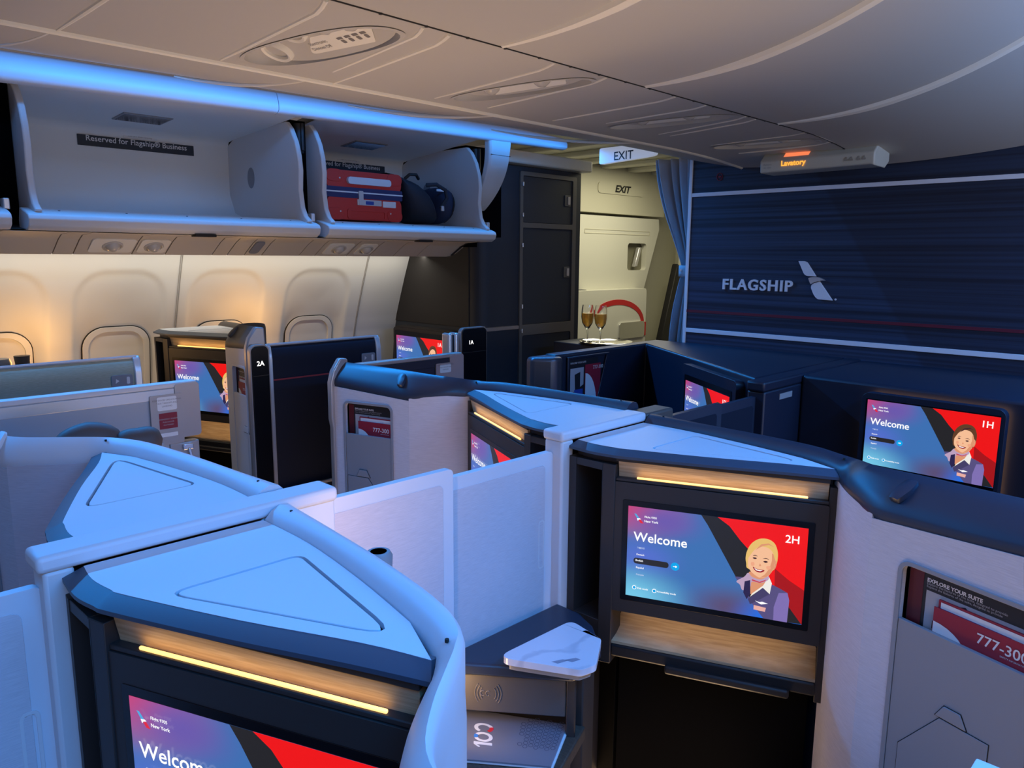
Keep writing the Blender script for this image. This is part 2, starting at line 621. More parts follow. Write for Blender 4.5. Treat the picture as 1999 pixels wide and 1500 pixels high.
# ------------------------------------------------------------------ the welcome picture on the monitors
PIC = {
 'dark': [(0.424,0.0),(0.515,0.0),(0.584,0.08),(0.648,0.216),(0.712,0.328),(0.845,0.694),(0.934,0.852),(1.0,0.995),(0.923,1.0),(0.833,1.0),(0.797,1.0),(0.632,0.601),(0.464,0.1)],
 'red': [(0.515,0.0),(1.0,0.0),(1.0,1.0),(0.934,0.852),(0.845,0.694),(0.712,0.328),(0.648,0.216),(0.584,0.08)],
 'redshade': [(0.841,0.457),(0.92,0.56),(1.0,0.64),(1.0,1.0),(0.934,0.852),(0.845,0.694)],
 'hair': [(0.681,0.384),(0.687,0.311),(0.708,0.229),(0.747,0.171),(0.794,0.161),(0.83,0.196),(0.848,0.267),(0.852,0.336),(0.848,0.408),(0.836,0.47),(0.80,0.50),(0.70,0.50),(0.686,0.442)],
 'face': [(0.696,0.451),(0.698,0.367),(0.717,0.297),(0.756,0.239),(0.809,0.248),(0.835,0.317),(0.841,0.386),(0.835,0.447),(0.82,0.511),(0.798,0.559),(0.763,0.575),(0.729,0.543),(0.706,0.502)],
 'hairtop': [(0.688,0.40),(0.690,0.31),(0.712,0.232),(0.750,0.176),(0.80,0.170),(0.838,0.23),(0.846,0.33),(0.838,0.36),(0.826,0.30),(0.806,0.258),(0.775,0.243),(0.745,0.258),(0.722,0.30),(0.706,0.35)],
 'cheekL': [(0.712,0.425),(0.728,0.42),(0.730,0.45),(0.716,0.46)], 'cheekR': [(0.795,0.445),(0.815,0.435),(0.818,0.465),(0.800,0.475)],
 'faceshade': [(0.82,0.30),(0.835,0.317),(0.841,0.386),(0.835,0.447),(0.82,0.511),(0.798,0.559),(0.763,0.575),(0.79,0.53),(0.812,0.46),(0.822,0.38)],
 'ear': [(0.836,0.364),(0.847,0.384),(0.846,0.432),(0.836,0.47),(0.83,0.413)],
 'neck': [(0.705,0.53),(0.802,0.50),(0.809,0.549),(0.8,0.623),(0.761,0.695),(0.722,0.767),(0.71,0.674)],
 'mouth': [(0.723,0.467),(0.747,0.484),(0.786,0.488),(0.769,0.516),(0.746,0.514),(0.731,0.495)],
 'teeth': [(0.73,0.477),(0.748,0.491),(0.777,0.492),(0.763,0.503),(0.742,0.5)],
 'nose': [(0.760,0.419),(0.768,0.446),(0.755,0.452)],
 'eyeL': [(0.719,0.373),(0.73,0.365),(0.742,0.371),(0.732,0.384)], 'eyeR': [(0.777,0.395),(0.79,0.386),(0.802,0.394),(0.789,0.407)],
 'browL': [(0.719,0.352),(0.731,0.340),(0.747,0.350),(0.733,0.348)], 'browR': [(0.773,0.368),(0.79,0.355),(0.808,0.370),(0.79,0.364)],
 'parting': [(0.73,0.29),(0.76,0.22),(0.80,0.20),(0.83,0.23),(0.80,0.215),(0.765,0.24)],
 'scarf': [(0.700,0.538),(0.721,0.575),(0.77,0.590),(0.809,0.543),(0.808,0.585),(0.771,0.626),(0.723,0.628),(0.716,0.685),(0.676,0.733),(0.659,0.678),(0.639,0.647),(0.68,0.587)],
 'scarfstripe': [(0.722,0.599),(0.764,0.616),(0.799,0.582),(0.793,0.602),(0.765,0.628),(0.723,0.617)],
 'scarftail': [(0.684,0.634),(0.713,0.613),(0.719,0.756),(0.7,0.822),(0.68,0.756)],
 'collar': [(0.812,0.548),(0.83,0.615),(0.822,0.731),(0.784,0.676),(0.717,0.793),(0.728,0.753),(0.784,0.652)],
 'jacket': [(0.70,0.80),(0.723,0.79),(0.782,0.677),(0.822,0.731),(0.83,0.626),(0.879,0.66),(0.915,0.69),(0.927,0.764),(0.923,1.0),(0.827,1.0),(0.797,1.0)],
 'jacketL': [(0.629,0.602),(0.671,0.596),(0.658,0.666),(0.649,0.656)],
 'lapel': [(0.782,0.677),(0.822,0.731),(0.754,0.83),(0.72,0.871),(0.707,0.82)],
 'sleeve': [(0.869,0.705),(0.915,0.69),(0.927,0.764),(0.923,1.0),(0.85,1.0),(0.848,0.862)],
 'wings': [(0.745,0.821),(0.772,0.83),(0.784,0.821),(0.817,0.834),(0.779,0.852)],
 'badge': [(0.741,0.87),(0.807,0.88),(0.803,0.924),(0.741,0.917)],
 'logoU': [(0.038,0.072),(0.05,0.075),(0.07,0.118),(0.056,0.122)],
 'logoM': [(0.054,0.122),(0.072,0.118),(0.080,0.128),(0.066,0.134),(0.060,0.148)],
 'logoL': [(0.064,0.138),(0.078,0.131),(0.096,0.171),(0.077,0.170)],
}
SMOOTH = {'hair', 'face', 'ear', 'neck', 'scarf', 'mouth', 'eyeL', 'eyeR', 'browL', 'browR', 'hairtop', 'bun', 'cheekL', 'cheekR'}
SCR_MATS = [D_BG] + list(D.values())
SCR_IX = {k: i + 1 for i, k in enumerate(D.keys())}


def screen(parent, F, u0, z0, W, H, v, seat, hair='blonde', name='screen'):
    """lit picture of the monitor, W x H metres, lower left corner at (u0,z0) of frame F; parts of it 0.1 mm apart"""
    bm = B()
    uvl = bm.loops.layers.uv.new('UVMap')
    lay = [0]

    def S(u, vv, z):
        return F(u0 + u * W, v - vv, z0 + (1 - z) * H)

    def poly(k, col, pts=None, up=True):
        if up:
            lay[0] += 1
        pts = pts or PIC[k]
        if k in SMOOTH:
            n_ = len(pts)
            q_ = []
            for i_ in range(n_):
                a, b, c, d = (Vector(pts[(i_ + o_) % n_]) for o_ in (-1, 0, 1, 2))
                for t_ in (0, .25, .5, .75):
                    w_ = 0.5 * (2 * b + (c - a) * t_ + (2 * a - 5 * b + 4 * c - d) * t_ ** 2 + (3 * b - a - 3 * c + d) * t_ ** 3)
                    q_.append((w_.x, w_.y))
            pts = q_
        vs = [bm.verts.new(S(min(max(a, 0), 1), 0.00012 * lay[0], min(max(b, 0), 1))) for a, b in pts]
        f = bm.faces.new(vs)
        f.material_index = SCR_IX[col]

    nx = 24
    for i in range(nx):
        pts = [(i / nx, 1), ((i + 1) / nx, 1), ((i + 1) / nx, 0), (i / nx, 0)]
        f = bm.faces.new([bm.verts.new(S(a, 0, b)) for a, b in pts])
        for l, p in zip(f.loops, pts):
            l[uvl].uv = p
    poly('dark', 'dark'); poly('red', 'red', up=False); poly('redshade', 'deep_red')
    for k, c in (('hair', hair), ('ear', 'skin_shade'), ('neck', 'skin_shade'), ('jacketL', 'jacket'), ('jacket', 'jacket'), ('sleeve', 'jacket_light'),
                 ('collar', 'shirt'), ('lapel', 'lapel'), ('face', 'skin'), ('faceshade', 'skin_shade'), ('hairtop', hair), ('cheekL', 'blush'), ('cheekR', 'blush'), ('scarf', 'scarf'), ('scarfstripe', 'scarf_red'), ('scarftail', 'scarf_dark'),
                 ('mouth', 'lips'), ('teeth', 'white'), ('nose', 'skin_shade'), ('wings', 'white'), ('badge', 'badge')):
        poly(k, c)
    for k in ('eyeL', 'eyeR', 'browL', 'browR'):
        poly(k, 'ink', up=(k == 'eyeL'))
    poly('parting', 'skin_shade' if hair == 'blonde' else 'ink')
    poly('logoU', 'logo_blue'); poly('logoL', 'logo_red', up=False); poly('logoM', 'white', up=False)
    ar = H / W
    poly('', 'pill', [(a, 1 - b / ar) for a, b in rrect(0.043, 0.252, (1 - 0.622) * ar, (1 - 0.558) * ar, 0.016, 6)])
    poly('', 'cyan', [(0.290 + 0.025 * math.cos(t * 0.3142), 0.592 + 0.025 / ar * math.sin(t * 0.3142)) for t in range(20)], up=False)
    poly('', 'white', [(0.278, 0.589), (0.292, 0.589), (0.292, 0.578), (0.303, 0.592), (0.292, 0.606), (0.292, 0.596), (0.278, 0.596)])
    T = 0.00012 * (lay[0] + 1)

    def tx(body, u, zb, w=None, h=None, bold=0.02, col='white'):
        put_text(bm, F, body, u0 + u * W, z0 + (1 - zb) * H, width=w * W if w else None, height=h * H if h else None, v=v - T, mi=SCR_IX[col], bold=bold)
    tx('Flight 9705', 0.10, 0.112, 0.072)
    tx('New York', 0.10, 0.153, 0.082)
    tx('Welcome', 0.038, 0.372, 0.315, bold=0.012)
    tx('繁體中文', 0.062, 0.455, 0.046, 0.022, col='soft')
    tx('Deutsch', 0.060, 0.527, 0.046, col='white')
    tx('English', 0.056, 0.602, 0.044)
    tx('Español', 0.060, 0.680, 0.046)
    tx('Français', 0.062, 0.755, 0.046, col='soft')
    tx('Kids mode', 0.072, 0.905, 0.064)
    tx('Accessibility mode', 0.190, 0.912, 0.112)
    for cu_, cz in ((0.053, 0.893), (0.174, 0.897)):
        for rr, cc in ((0.013, 'white'), (0.009, 'cyan')):
            T2 = T if cc == 'white' else T + 0.00012
            f = bm.faces.new([bm.verts.new(S(cu_ + rr * math.cos(t * 0.4488), T2, cz + rr / ar * math.sin(t * 0.4488))) for t in range(14)])
            f.material_index = SCR_IX[cc]
    if seat:
        tx(seat, 0.885, 0.166, 0.072, bold=0.01)
    # keep normals towards the viewer
    o = obj(name, bm, SCR_MATS, parent, smooth=0)
    return o

# ------------------------------------------------------------------ suite furniture (herringbone consoles with their shells)
# plan of a right-hand (H) console, local to its row; the left-hand ones (D) are mirrored about the centre line
WHITE_EDGE = [(0.036, 0.310), (0.095, 0.304), (0.150, 0.311), (0.183, 0.320), (0.36, 0.397), (0.517, 0.475), (0.608, 0.510)]
STRIP_EDGE = [(0.030, 0.282), (0.105, 0.277), (0.158, 0.285), (0.195, 0.296), (0.368, 0.372), (0.528, 0.449), (0.628, 0.493)]
RAIL_BACK = [(0.517, 0.549), (0.36, 0.577), (0.186, 0.597), (0.036, 0.597)]
# stations of the shell rail: inner (lower) edge x,y,z and outer (upper) edge x,y,z
RAIL = [((0.040, .597, 1.088), (0.036, .655, 1.098)), ((0.186, .597, 1.088), (0.186, .640, 1.098)), ((0.36, .577, 1.088), (0.365, .617, 1.103)),
        ((0.517, .549, 1.088), (0.525, .588, 1.107)), ((0.595, .520, 1.085), (0.60, .566, 1.105)), ((0.630, .488, 1.078), (0.645, .540, 1.109)),
        ((0.66, .435, 1.083), (0.678, .500, 1.118)), ((0.70, .388, 1.080), (0.722, .452, 1.128)), ((0.75, .345, 1.073), (0.79, .405, 1.139)),
        ((0.82, .322, 1.075), (0.86, .375, 1.145)), ((0.92, .290, 1.082), (0.95, .345, 1.149)), ((1.05, .247, 1.097), (1.06, .31, 1.153))]
RAIL3 = RAIL[:4] + [((0.595, .522, 1.085), (0.602, .560, 1.108)), ((0.630, .490, 1.078), (0.643, .522, 1.112)), ((0.66, .446, 1.076), (0.678, .479, 1.114)), ((0.70, .398, 1.075), (0.718, .428, 1.115)),
         ((0.75, .352, 1.073), (0.768, .380, 1.116)), ((0.82, .325, 1.075), (0.836, .354, 1.119)), ((0.92, .290, 1.082), (0.937, .325, 1.133)), ((1.05, .247, 1.095), (1.06, .293, 1.148))]

# window-side shell, and the longer run of the 2H one
RAILA = RAIL[:4] + [((0.595, .520, 1.085), (0.60, .566, 1.130)), ((0.630, .488, 1.077), (0.645, .535, 1.142)), ((0.665, .430, 1.078), (0.685, .485, 1.150)), ((0.715, .360, 1.084), (0.735, .420, 1.156)), ((0.80, .285, 1.090), (0.81, .345, 1.160)),
         ((0.88, .2775, 1.095), (0.89, .335, 1.162)), ((0.96, .270, 1.100), (0.97, .325, 1.163)), ((1.04, .262, 1.104), (1.05, .318, 1.160))]
RAILH = RAIL[:-1] + [((1.14, .2183, 1.106), (1.15, .282, 1.160))]


def subdiv(secs, k=3):
    """Catmull-Rom refinement of a list of sections (each a list of Vectors)"""
    n = len(secs)
    out = []
    for i in range(n - 1):
        p0 = secs[max(i - 1, 0)]; p1 = secs[i]; p2 = secs[i + 1]; p3 = secs[min(i + 2, n - 1)]
        for j in range(k):
            t = j / k
            out.append([0.5 * (2 * b + (c - a) * t + (2 * a - 5 * b + 4 * c - d) * t * t + (3 * b - a - 3 * c + d) * t ** 3)
                        for a, b, c, d in zip(p0, p1, p2, p3)])
    out.append(secs[-1])
    return out


def smooth_line(pts, k=4):
    return [(v[0].x, v[0].y) for v in subdiv([[Vector((p[0], p[1], 0))] for p in pts], k)]


WHITE_EDGE = smooth_line(WHITE_EDGE)
STRIP_EDGE = smooth_line(STRIP_EDGE)
RAIL_BACK = smooth_line(RAIL_BACK)
POCKET = dict(u0=0.072, u1=0.268, z0=0.56, z1=1.005, zf=0.895)


def suite(name, label, sx, off, rails, rail_mat, shell_mat, seat, hair='blonde', pocket=True, front=True, group='monitor consoles between the rows',
          top_mat=None, edge_mat=None, body_mat=None, door_mat=None, lid_mat=None, pz=0.0, pu=0.268):
    POCK = {k: (v + pz if k[0] == 'z' else v) for k, v in POCKET.items()}
    POCK['u1'] = pu
    ox, oy, oz = off
    top_mat = top_mat or WHITE; edge_mat = edge_mat or STRIP; body_mat = body_mat or DARKB; door_mat = door_mat or GREYP
    xm = 0.036 + ox if sx < 0 else 0.0        # keep the inboard edge clear of the centre pillars
    X = lambda x: ox + sx * max(x, xm)
    P2 = lambda p: (X(p[0]), p[1] + oy)
    P3 = lambda p: Vector((X(p[0]), p[1] + oy, p[2] + oz))
    Z = lambda z: z + oz
    t = thing(name, label, 'seat console', (X(0.40), oy + 0.42, 0), group)
    lft, rgt = (0.165, .300), (0.628, .497)
    F = Fr(P2(lft), P2(rgt), oz) if sx > 0 else Fr(P2(rgt), P2(lft), oz)
    L = F.L
    U = (lambda a, b: (a, b)) if sx > 0 else (lambda a, b: (L - b, L - a))

    def fb(bm, a, b, v0, v1, z0, z1, mi=0):
        a, b = U(a, b)
        fbox(bm, F, a, b, v0, v1, z0, z1, mi)
    # cabinet carcass
    bm = B()
    pr = lambda pts, z0, z1, mi=0: prism(bm, [P2(p) for p in pts], Z(z0), Z(z1), mi)
    pr(WHITE_EDGE + RAIL_BACK, 1.050, 1.078)
    pr([(.030, .284), (.056, .282), (.056, .56), (.030, .56)], 0.02, 1.052)
    pr([(.137, .284), (.169, .293), (.150, .36), (.130, .36)], 0.53, 1.052)
    pr([(.056, .282), (.137, .284), (.130, .40), (.056, .40)], 1.034, 1.052)
    pr([(.056, .282), (.137, .284), (.130, .40), (.056, .40)], 0.53, 0.640)
    pr([(.056, .40), (.14, .36), (.110, .56), (.056, .56)], -oz, 1.052, 1)
    fb(bm, 0.484, L, 0.0, 0.035, 0.534, 1.052)
    fb(bm, 0.0, 0.484, 0.0, 0.03, 1.060, 1.075)
    fb(bm, 0.0, 0.490, 0.055, 0.07, 0.705, 1.00, 1)
    pr([(.15, .36), (.58, .535), (.36, .56), (.12, .56)], 0.02, 0.57, 1)
    obj('cabinet', bm, [body_mat, VOID], t, bev=0.004)
    # white top with a shallow groove around a lid
    lid = [(0.215, 0.357), (0.219, 0.566), (0.545, 0.517)]
    lid_o = rpoly(lid, 0.022)
    lid_i = inset(lid_o, 0.0035 if inset(lid_o, .001)[0] != lid_o[0] else 0.0)
    top = WHITE_EDGE + RAIL_BACK

    class HF:      # horizontal frame: (u,z) of a plate become plan x,y
        def __call__(s, u, v, z):
            return Vector((X(u), z + oy, Z(1.090) - v))
    H = HF()
    bm = B()
    plate(bm, H, top, 0.0, 0.012, [lid_o])
    obj('countertop', bm, top_mat, t, smooth=30)
    bm = B()
    plate(bm, H, lid_o, 0.009, 0.012)
    obj('lid_groove', bm, GAP if top_mat is WHITE else top_mat, t, smooth=30)
    bm = B()
    plate(bm, H, inset(lid_o, 0.005), 0.0005, 0.010)
    obj('lid', bm, lid_mat or top_mat, t, bev=0.0025, smooth=50)
    # slate chamfer along the front edge
    bm = B()
    secs = []
    for a, b in zip(WHITE_EDGE, STRIP_EDGE):
        secs.append([P3((a[0], a[1], 1.0895)), P3((b[0], b[1], 1.0775)), P3((b[0], b[1], 1.071)), P3((a[0], a[1] + 0.01, 1.071)), P3((a[0], a[1] + 0.01, 1.0895))])
    loft(bm, secs)
    obj('edge_strip', bm, edge_mat, t, smooth=25)
    # wood niche top, warm light, monitor, oak shelf, tray
    bm = B()
    a_, b_ = U(0.006, 0.482)
    hexa(bm, [F(a_, .014, 1.012), F(b_, .014, 1.012), F(b_, .05, 1.012), F(a_, .05, 1.012), F(a_, .004, 1.0605), F(b_, .004, 1.0605), F(b_, .05, 1.0605), F(a_, .05, 1.0605)])
    obj('wood_panel', bm, WOOD, t)
    bm = B()
    fb(bm, 0.002, 0.484, -0.003, 0.034, 1.0115, 1.020)
    obj('light_ledge', bm, body_mat, t, bev=0.002)
    bm = B()
    fb(bm, 0.052, 0.440, 0.001, 0.006, 1.0195, 1.0250)
    obj('light_strip', bm, WARMB if sx > 0 and front else WARML, t, bev=0.002)
    mon = obj('monitor', mon_bm(F, U), [DARKB, BLACK], t, bev=0.005)
    screen(mon, F, (0.036 if sx > 0 else L - 0.446), Z(0.7225) - oz, 0.410, 0.231, -0.0066, seat, hair)
    bm = B()
    a_, b_ = U(0.0, 0.484)
    sh = [(0.0, 0.590), (0.035, 0.594), (0.065, 0.606), (0.085, 0.630), (0.094, 0.668), (0.094, 0.70), (0.105, 0.70), (0.105, 0.583), (0.0, 0.583)]
    loft(bm, [[F(u, v, z) for v, z in sh] for u in (a_, b_)])
    obj('shelf', bm, WOOD, t)
    bm = B()
    fb(bm, 0.0, 0.486, -0.003, 0.12, 0.548, 0.582)
    fb(bm, 0.14, 0.43, -0.016, 0.01, 0.535, 0.557)
    obj('tray_table', bm, DARK, t, bev=0.006)
    m_ = (U(0.052, 0.440)[0] + U(0.052, 0.440)[1]) / 2
    lamp('niche_light', 'AREA', F(m_, -0.003, 1.0285), F(m_, 0.010, 1.046), 0.040, (1.0, 0.60, 0.22), 0.385, 0.006)
    lamp('shelf_light', 'AREA', F(m_, 0.038, 0.685), F(m_, 0.05, 0.60), 0.13, (1.0, 0.66, 0.34), 0.40, 0.010)
    # shell rail
    secs = []
    for i, (a, b) in enumerate(rails):
        a = P3(a); b = P3(b)
        d = b - a
        up = Vector((0, 0, 1))
        back = Vector((d.x, d.y, 0)).normalized()
        bul = 0.010 + 0.004 * (i < 5)
        secs.append([a - up * 0.035 + back * 0.012, a - up * 0.010, a + up * 0.004 + back * 0.002, a + d * 0.25 + up * bul, a + d * 0.55 + up * (bul + 0.004), a + d * 0.85 + up * 0.012,
                     b + up * 0.002, b - up * 0.012 + back * 0.004, b - up * 0.07 + back * 0.004, b - up * 0.075 - back * 0.012])
    secs = subdiv(secs, 4)
    bm = B()
    loft(bm, secs)
    obj('shell_rail', bm, rail_mat, t, smooth=50)
    for k, f in ((0, 0.30), (4, 0.55)):
        bm = B()
        a = P3(rails[k][0]).lerp(P3(rails[k + 1][0]), f); b = P3(rails[k][1]).lerp(P3(rails[k + 1][1]), f)
        lathe(bm, [(0.0, 0.0), (0.0026, 0.0), (0.0026, -0.004)], a.lerp(b, 0.55) + Vector((0, 0, 0.0186)), 10)
        obj('pin_hole', bm, GAP, t)
    # outer skin of the shell below the rail (towards the seat in front)
    bm = B()
    so = []
    for a, b in rails:
        b = P3(b); a = P3(a)
        back = Vector((b.x - a.x, b.y - a.y, 0)).normalized()
        z1 = b.z - 0.06
        so.append([Vector((b.x, b.y, z1)) + back * 0.003, Vector((b.x, b.y, z1 - 0.05)) + back * 0.006, Vector((b.x, b.y, 0.06)) + back * 0.002,
                   Vector((b.x, b.y, 0.06)) - back * 0.008, Vector((b.x, b.y, z1)) - back * 0.008])
    loft(bm, subdiv(so, 4))
    obj('shell_back', bm, rail_mat if rail_mat is not NAVYP else NAVYF, t, smooth=50)
    # fabric face of the shell: a curved run, then a flat run that holds the literature pocket
    bm = B()
    ss = []
    for a in [(0.606, .522, 1.085)] + [r[0] for r in rails[5:9]]:
        a = P3(a)
        ss.append(a)
    fl = Vector((P2(rails[8][0]) + (0,)))
    fr = Vector((P2(rails[-1][0]) + (0,)))
    e = (fr - fl).normalized()
    nrm = Vector((-e.y, e.x, 0)) if sx > 0 else Vector((e.y, -e.x, 0))
    st = []
    for i, a in enumerate(ss):
        nx = (ss[min(i + 1, len(ss) - 1)] - ss[max(i - 1, 0)])
        nn = Vector((-nx.y, nx.x, 0)).normalized()
        if sx < 0:
            nn = -nn
        if i == len(ss) - 1:
            nn = nrm
        st.append([a - Vector((0, 0, 0.012)), Vector((a.x, a.y, 0.05)), Vector((a.x, a.y, 0.05)) + nn * 0.012, a - Vector((0, 0, 0.012)) + nn * 0.012])
    loft(bm, subdiv(st, 3))
    PF = Fr(P2(rails[8][0]), P2(rails[-1][0]), oz) if sx > 0 else Fr(P2(rails[-1][0]), P2(rails[8][0]), oz)
    W = PF.L
    V = (lambda a: a) if sx > 0 else (lambda a: W - a)
    pu0, pu1 = sorted((V(POCK['u0']), V(POCK['u1'])))
    hole = rrect(pu0, pu1, POCK['z0'], POCK['z1'], 0.018)
    zt0, zt1 = (rails[8][0][2] - .020, rails[-1][0][2] - .020) if sx > 0 else (rails[-1][0][2] - .020, rails[8][0][2] - .020)
    outer = [(0, zt0), (0, 0.05 - oz), (W, 0.05 - oz), (W, zt1)]
    plate(bm, PF, outer, 0.0, 0.014, [hole] if pocket else [])
    obj('shell', bm, shell_mat, t, smooth=45)
    if pocket:
        bm = B()
        hi = inset(hole, 0.0)
        plate(bm, PF, inset(hole, -0.007), -0.003, 0.002, [inset(hole, 0.002)])
        obj('pocket_rim', bm, door_mat, t, bev=0.0015)
        bm = B()
        plate(bm, PF, inset(hole, -0.002), 0.034, 0.038)
        plate(bm, PF, inset(hole, -0.003), 0.012, 0.036, [inset(hole, -0.0005)])
        obj('pocket', bm, VOID, t)
        bm = B()
        low = [p for p in rrect(pu0 + 0.003, pu1 - 0.003, POCK['z0'] + 0.003, POCK['zf'], 0.016)]
        low = [p if p[1] < POCK['zf'] - 0.02 else (pu0 + 0.003 if p[0] < (pu0 + pu1) / 2 else pu1 - 0.003, POCK['zf']) for p in low]
        cl = []
        for p in low:
            if not cl or (abs(p[0] - cl[-1][0]) + abs(p[1] - cl[-1][1])) > 1e-5:
                cl.append(p)
        plate(bm, PF, cl, -0.001, 0.008)
        pd = obj('pocket_panel', bm, door_mat, t, bev=0.003)
        # small fold-out cocktail-tray door with a tab, outlined by a dark joint
        bm = B()
        a0 = pu0 if sx > 0 else pu1
        q = lambda uu: a0 + sx * uu
        zd = POCK['zf'] - 0.935
        dr = [(q(.026), .640 + zd), (q(.026), .690 + zd), (q(.100), .785 + zd), (q(.190), .785 + zd), (q(.190), .590 + zd), (q(.026), .590 + zd)]
        plate(bm, PF, dr, -0.0016, -0.0009)
        plate(bm, PF, [(q(.090), .785 + zd), (q(.106), .812 + zd), (q(.138), .812 + zd), (q(.152), .785 + zd)], -0.0016, -0.0009)
        obj('door_joint', bm, GAP, pd)
        bm = B()
        plate(bm, PF, inset(dr, 0.0014), -0.0030, -0.0012)
        pdd = obj('tray_door', bm, door_mat, pd, bev=0.0008)
        bm = B()
        plate(bm, PF, inset([(q(.090), .785 + zd), (q(.106), .812 + zd), (q(.138), .812 + zd), (q(.152), .785 + zd)], 0.0014), -0.004, -0.0012)
        obj('latch', bm, door_mat, pd, bev=0.0012)
        # coat hook on the rail band
        a = (P3(rails[8][0]) + P3(rails[9][0])) / 2
        b = (P3(rails[8][1]) + P3(rails[9][1])) / 2
        c = a * 0.62 + b * 0.38 + Vector((0, 0, 0.019))
        dn = (a - b).normalized()
        nn = dn.cross(e).normalized()
        if nn.z < 0:
            nn = -nn
        bm = B()
        hs = []
        for k, (w, d, h) in enumerate([(0.008, -0.026, 0.001), (0.014, -0.019, 0.005), (0.016, 0.0, 0.008), (0.013, 0.018, 0.010), (0.010, 0.027, 0.009), (0.008, 0.029, -0.002)]):
            cc = c + dn * d
            hs.append([cc - e * w - nn * 0.004, cc - e * w * 0.9 + nn * h * 0.7, cc + nn * h, cc + e * w * 0.9 + nn * h * 0.7, cc + e * w - nn * 0.004])
        loft(bm, hs)
        obj('coat_hook', bm, rail_mat, t, smooth=60)
    # metal edge at the aisle end of the shell
    a = P3(rails[-1][0]); b = P3(rails[-1][1])
    bm = B()
    d = (b - a)
    cen = lambda f, z: Vector((a.x + d.x * f, a.y + d.y * f, z))
    ex = Vector((sx, 0, 0))
    pts = [cen(-0.12, 0.06), cen(-0.12, Z(0.93)), cen(-0.22, Z(0.96)), cen(-0.22, Z(1.09)), cen(-0.02, Z(1.13)), cen(0.5, Z(1.172)), cen(1.05, Z(1.168)), cen(1.12, Z(1.1)), cen(1.12, 0.06)]
    s0 = [p - ex * 0.004 for p in pts]; s1 = [p + ex * 0.022 for p in pts]
    v0 = [bm.verts.new(p) for p in s0]; v1 = [bm.verts.new(p) for p in s1]
    bm.faces.new(v0); bm.faces.new(v1)
    for i in range(len(pts)):
        j = (i + 1) % len(pts)
        bm.faces.new([v0[i], v0[j], v1[j], v1[i]])
    obj('metal_edge', bm, CHAMP, t, bev=0.006, seg=3)
    return t, PF, V, Z


def mon_bm(F, U):
    bm = B()
    a, b = U(-0.003, 0.486)
    plate(bm, F, rrect(a, b, 0.675, 1.011, 0.006, 3), -0.005, 0.034)
    a, b = U(0.022, 0.460)
    plate(bm, F, rrect(a, b, 0.708, 0.968, 0.004, 3), -0.0062, -0.001, mi=1)
    return bm


def booklet(PF, u0, u1, z0, z1, v, name, label, group, mats, deco, th=0.004):
    """a card or magazine standing in a pocket; deco(bm, PF, v) adds its printed face"""
    bm = B()
    fbox(bm, PF, u0, u1, v, v + th, z0, z1, 0)
    if deco:
        deco(bm, v - 0.0004)
    c = PF((u0 + u1) / 2, v, z0)
    o = obj(name, bm, mats, None, smooth=0, loc=c)
    return tagm(o, label, 'booklet', group)


def literature(PF, V, sx, where, pz=0.0, pu=0.268):
    """magazine at the back, red strip, safety card in front of the pocket opening"""
    dz = POCKET['zf'] + pz - 0.935
    q = (lambda a: a) if sx > 0 else (lambda a: 0)
    W = PF.L
    base = POCKET['u0'] if sx > 0 else W - pu
    k_ = (pu - POCKET['u0']) / 0.217
    U = lambda a: base + a * k_
    w = 0.217
    PZ = lambda u, v, z: PF(u, v, z + dz)

    def mag(bm, v):
        f = lambda pts, mi: face(bm, [PZ(U(a), v, z) for a, z in pts], mi)
        f([(.006, .905), (.030, .905), (.030, 1.036), (.006, 1.036)], 1)
        f([(.036, .93), (w - .008, .93), (w - .008, 1.004), (.036, 1.004)], 2)
        v2 = v - 0.0003
        g = lambda pts, mi: face(bm, [PZ(U(a), v2, z) for a, z in pts], mi)
        g([(.06, .985), (.10, 1.0), (.125, .975), (.085, .955)], 0)
        g([(.05, .95), (.085, .96), (.085, .935), (.05, .935)], 0)
        g([(.14, .99), (.17, .995), (.18, .965), (.15, .96)], 3)
        put_text(bm, PZ, 'EXPLORE YOUR SUITE', U(.036), 1.020, width=.088 * k_, v=v2, mi=4, bold=0.03)
        for k, ww in enumerate((.125, .118)):
            put_text(bm, PZ, 'Explore the features of the suite, designed to provide', U(.036), 1.0135 - k * .0055, width=ww * k_, v=v2, mi=3)
    booklet(PZ, U(.005), U(w - .005), .86, 1.038, 0.016, 'magazine', 'black suite guide magazine in the pocket ' + where, 'suite guides in pockets', [PAPK, PAPD, PAPG, PAPG, PAPW], mag)

    def card2(bm, v):
        f = lambda pts, mi, dv=0: face(bm, [PZ(U(a), v - dv, z) for a, z in pts], mi)
        f([(.064, .90), (w - .012, .90), (w - .012, .9935), (.064, .9935)], 1)
        f([(.064, .90), (.185, .90), (.172, .9825), (.064, .9825)], 2, .0002)
    booklet(PZ, U(.060), U(w - .008), .86, .997, 0.0115, 'leaflet', 'red and blue leaflet behind the safety card in the pocket ' + where, 'leaflets in pockets', [PAPR, PAPW, PAPB], card2)

    def card(bm, v):
        f = lambda pts, mi, dv=0: face(bm, [PZ(U(a), v - dv, z) for a, z in pts], mi)
        arc = [(.056 + .060 * math.sin(t), .90 + .055 * math.cos(t) * 1.0) for t in [k * math.pi / 2 / 8 for k in range(9)]]
        f([(.056, .90)] + arc, 1, .0002)
        put_text(bm, PZ, '777-300', U(.125), .950, width=.074 * k_, v=v - .0004, mi=1, bold=0.01)
        put_text(bm, PZ, 'SAFETY INFORMATION', U(.160), .9435, width=.038 * k_, v=v - .0004, mi=1)
    booklet(PZ, U(.055), U(w - .004), .86, .982, 0.0085, 'safety_card', 'red 777-300 safety card in the pocket ' + where, 'safety cards in pockets', [PAPR, PAPW], card, th=0.002)


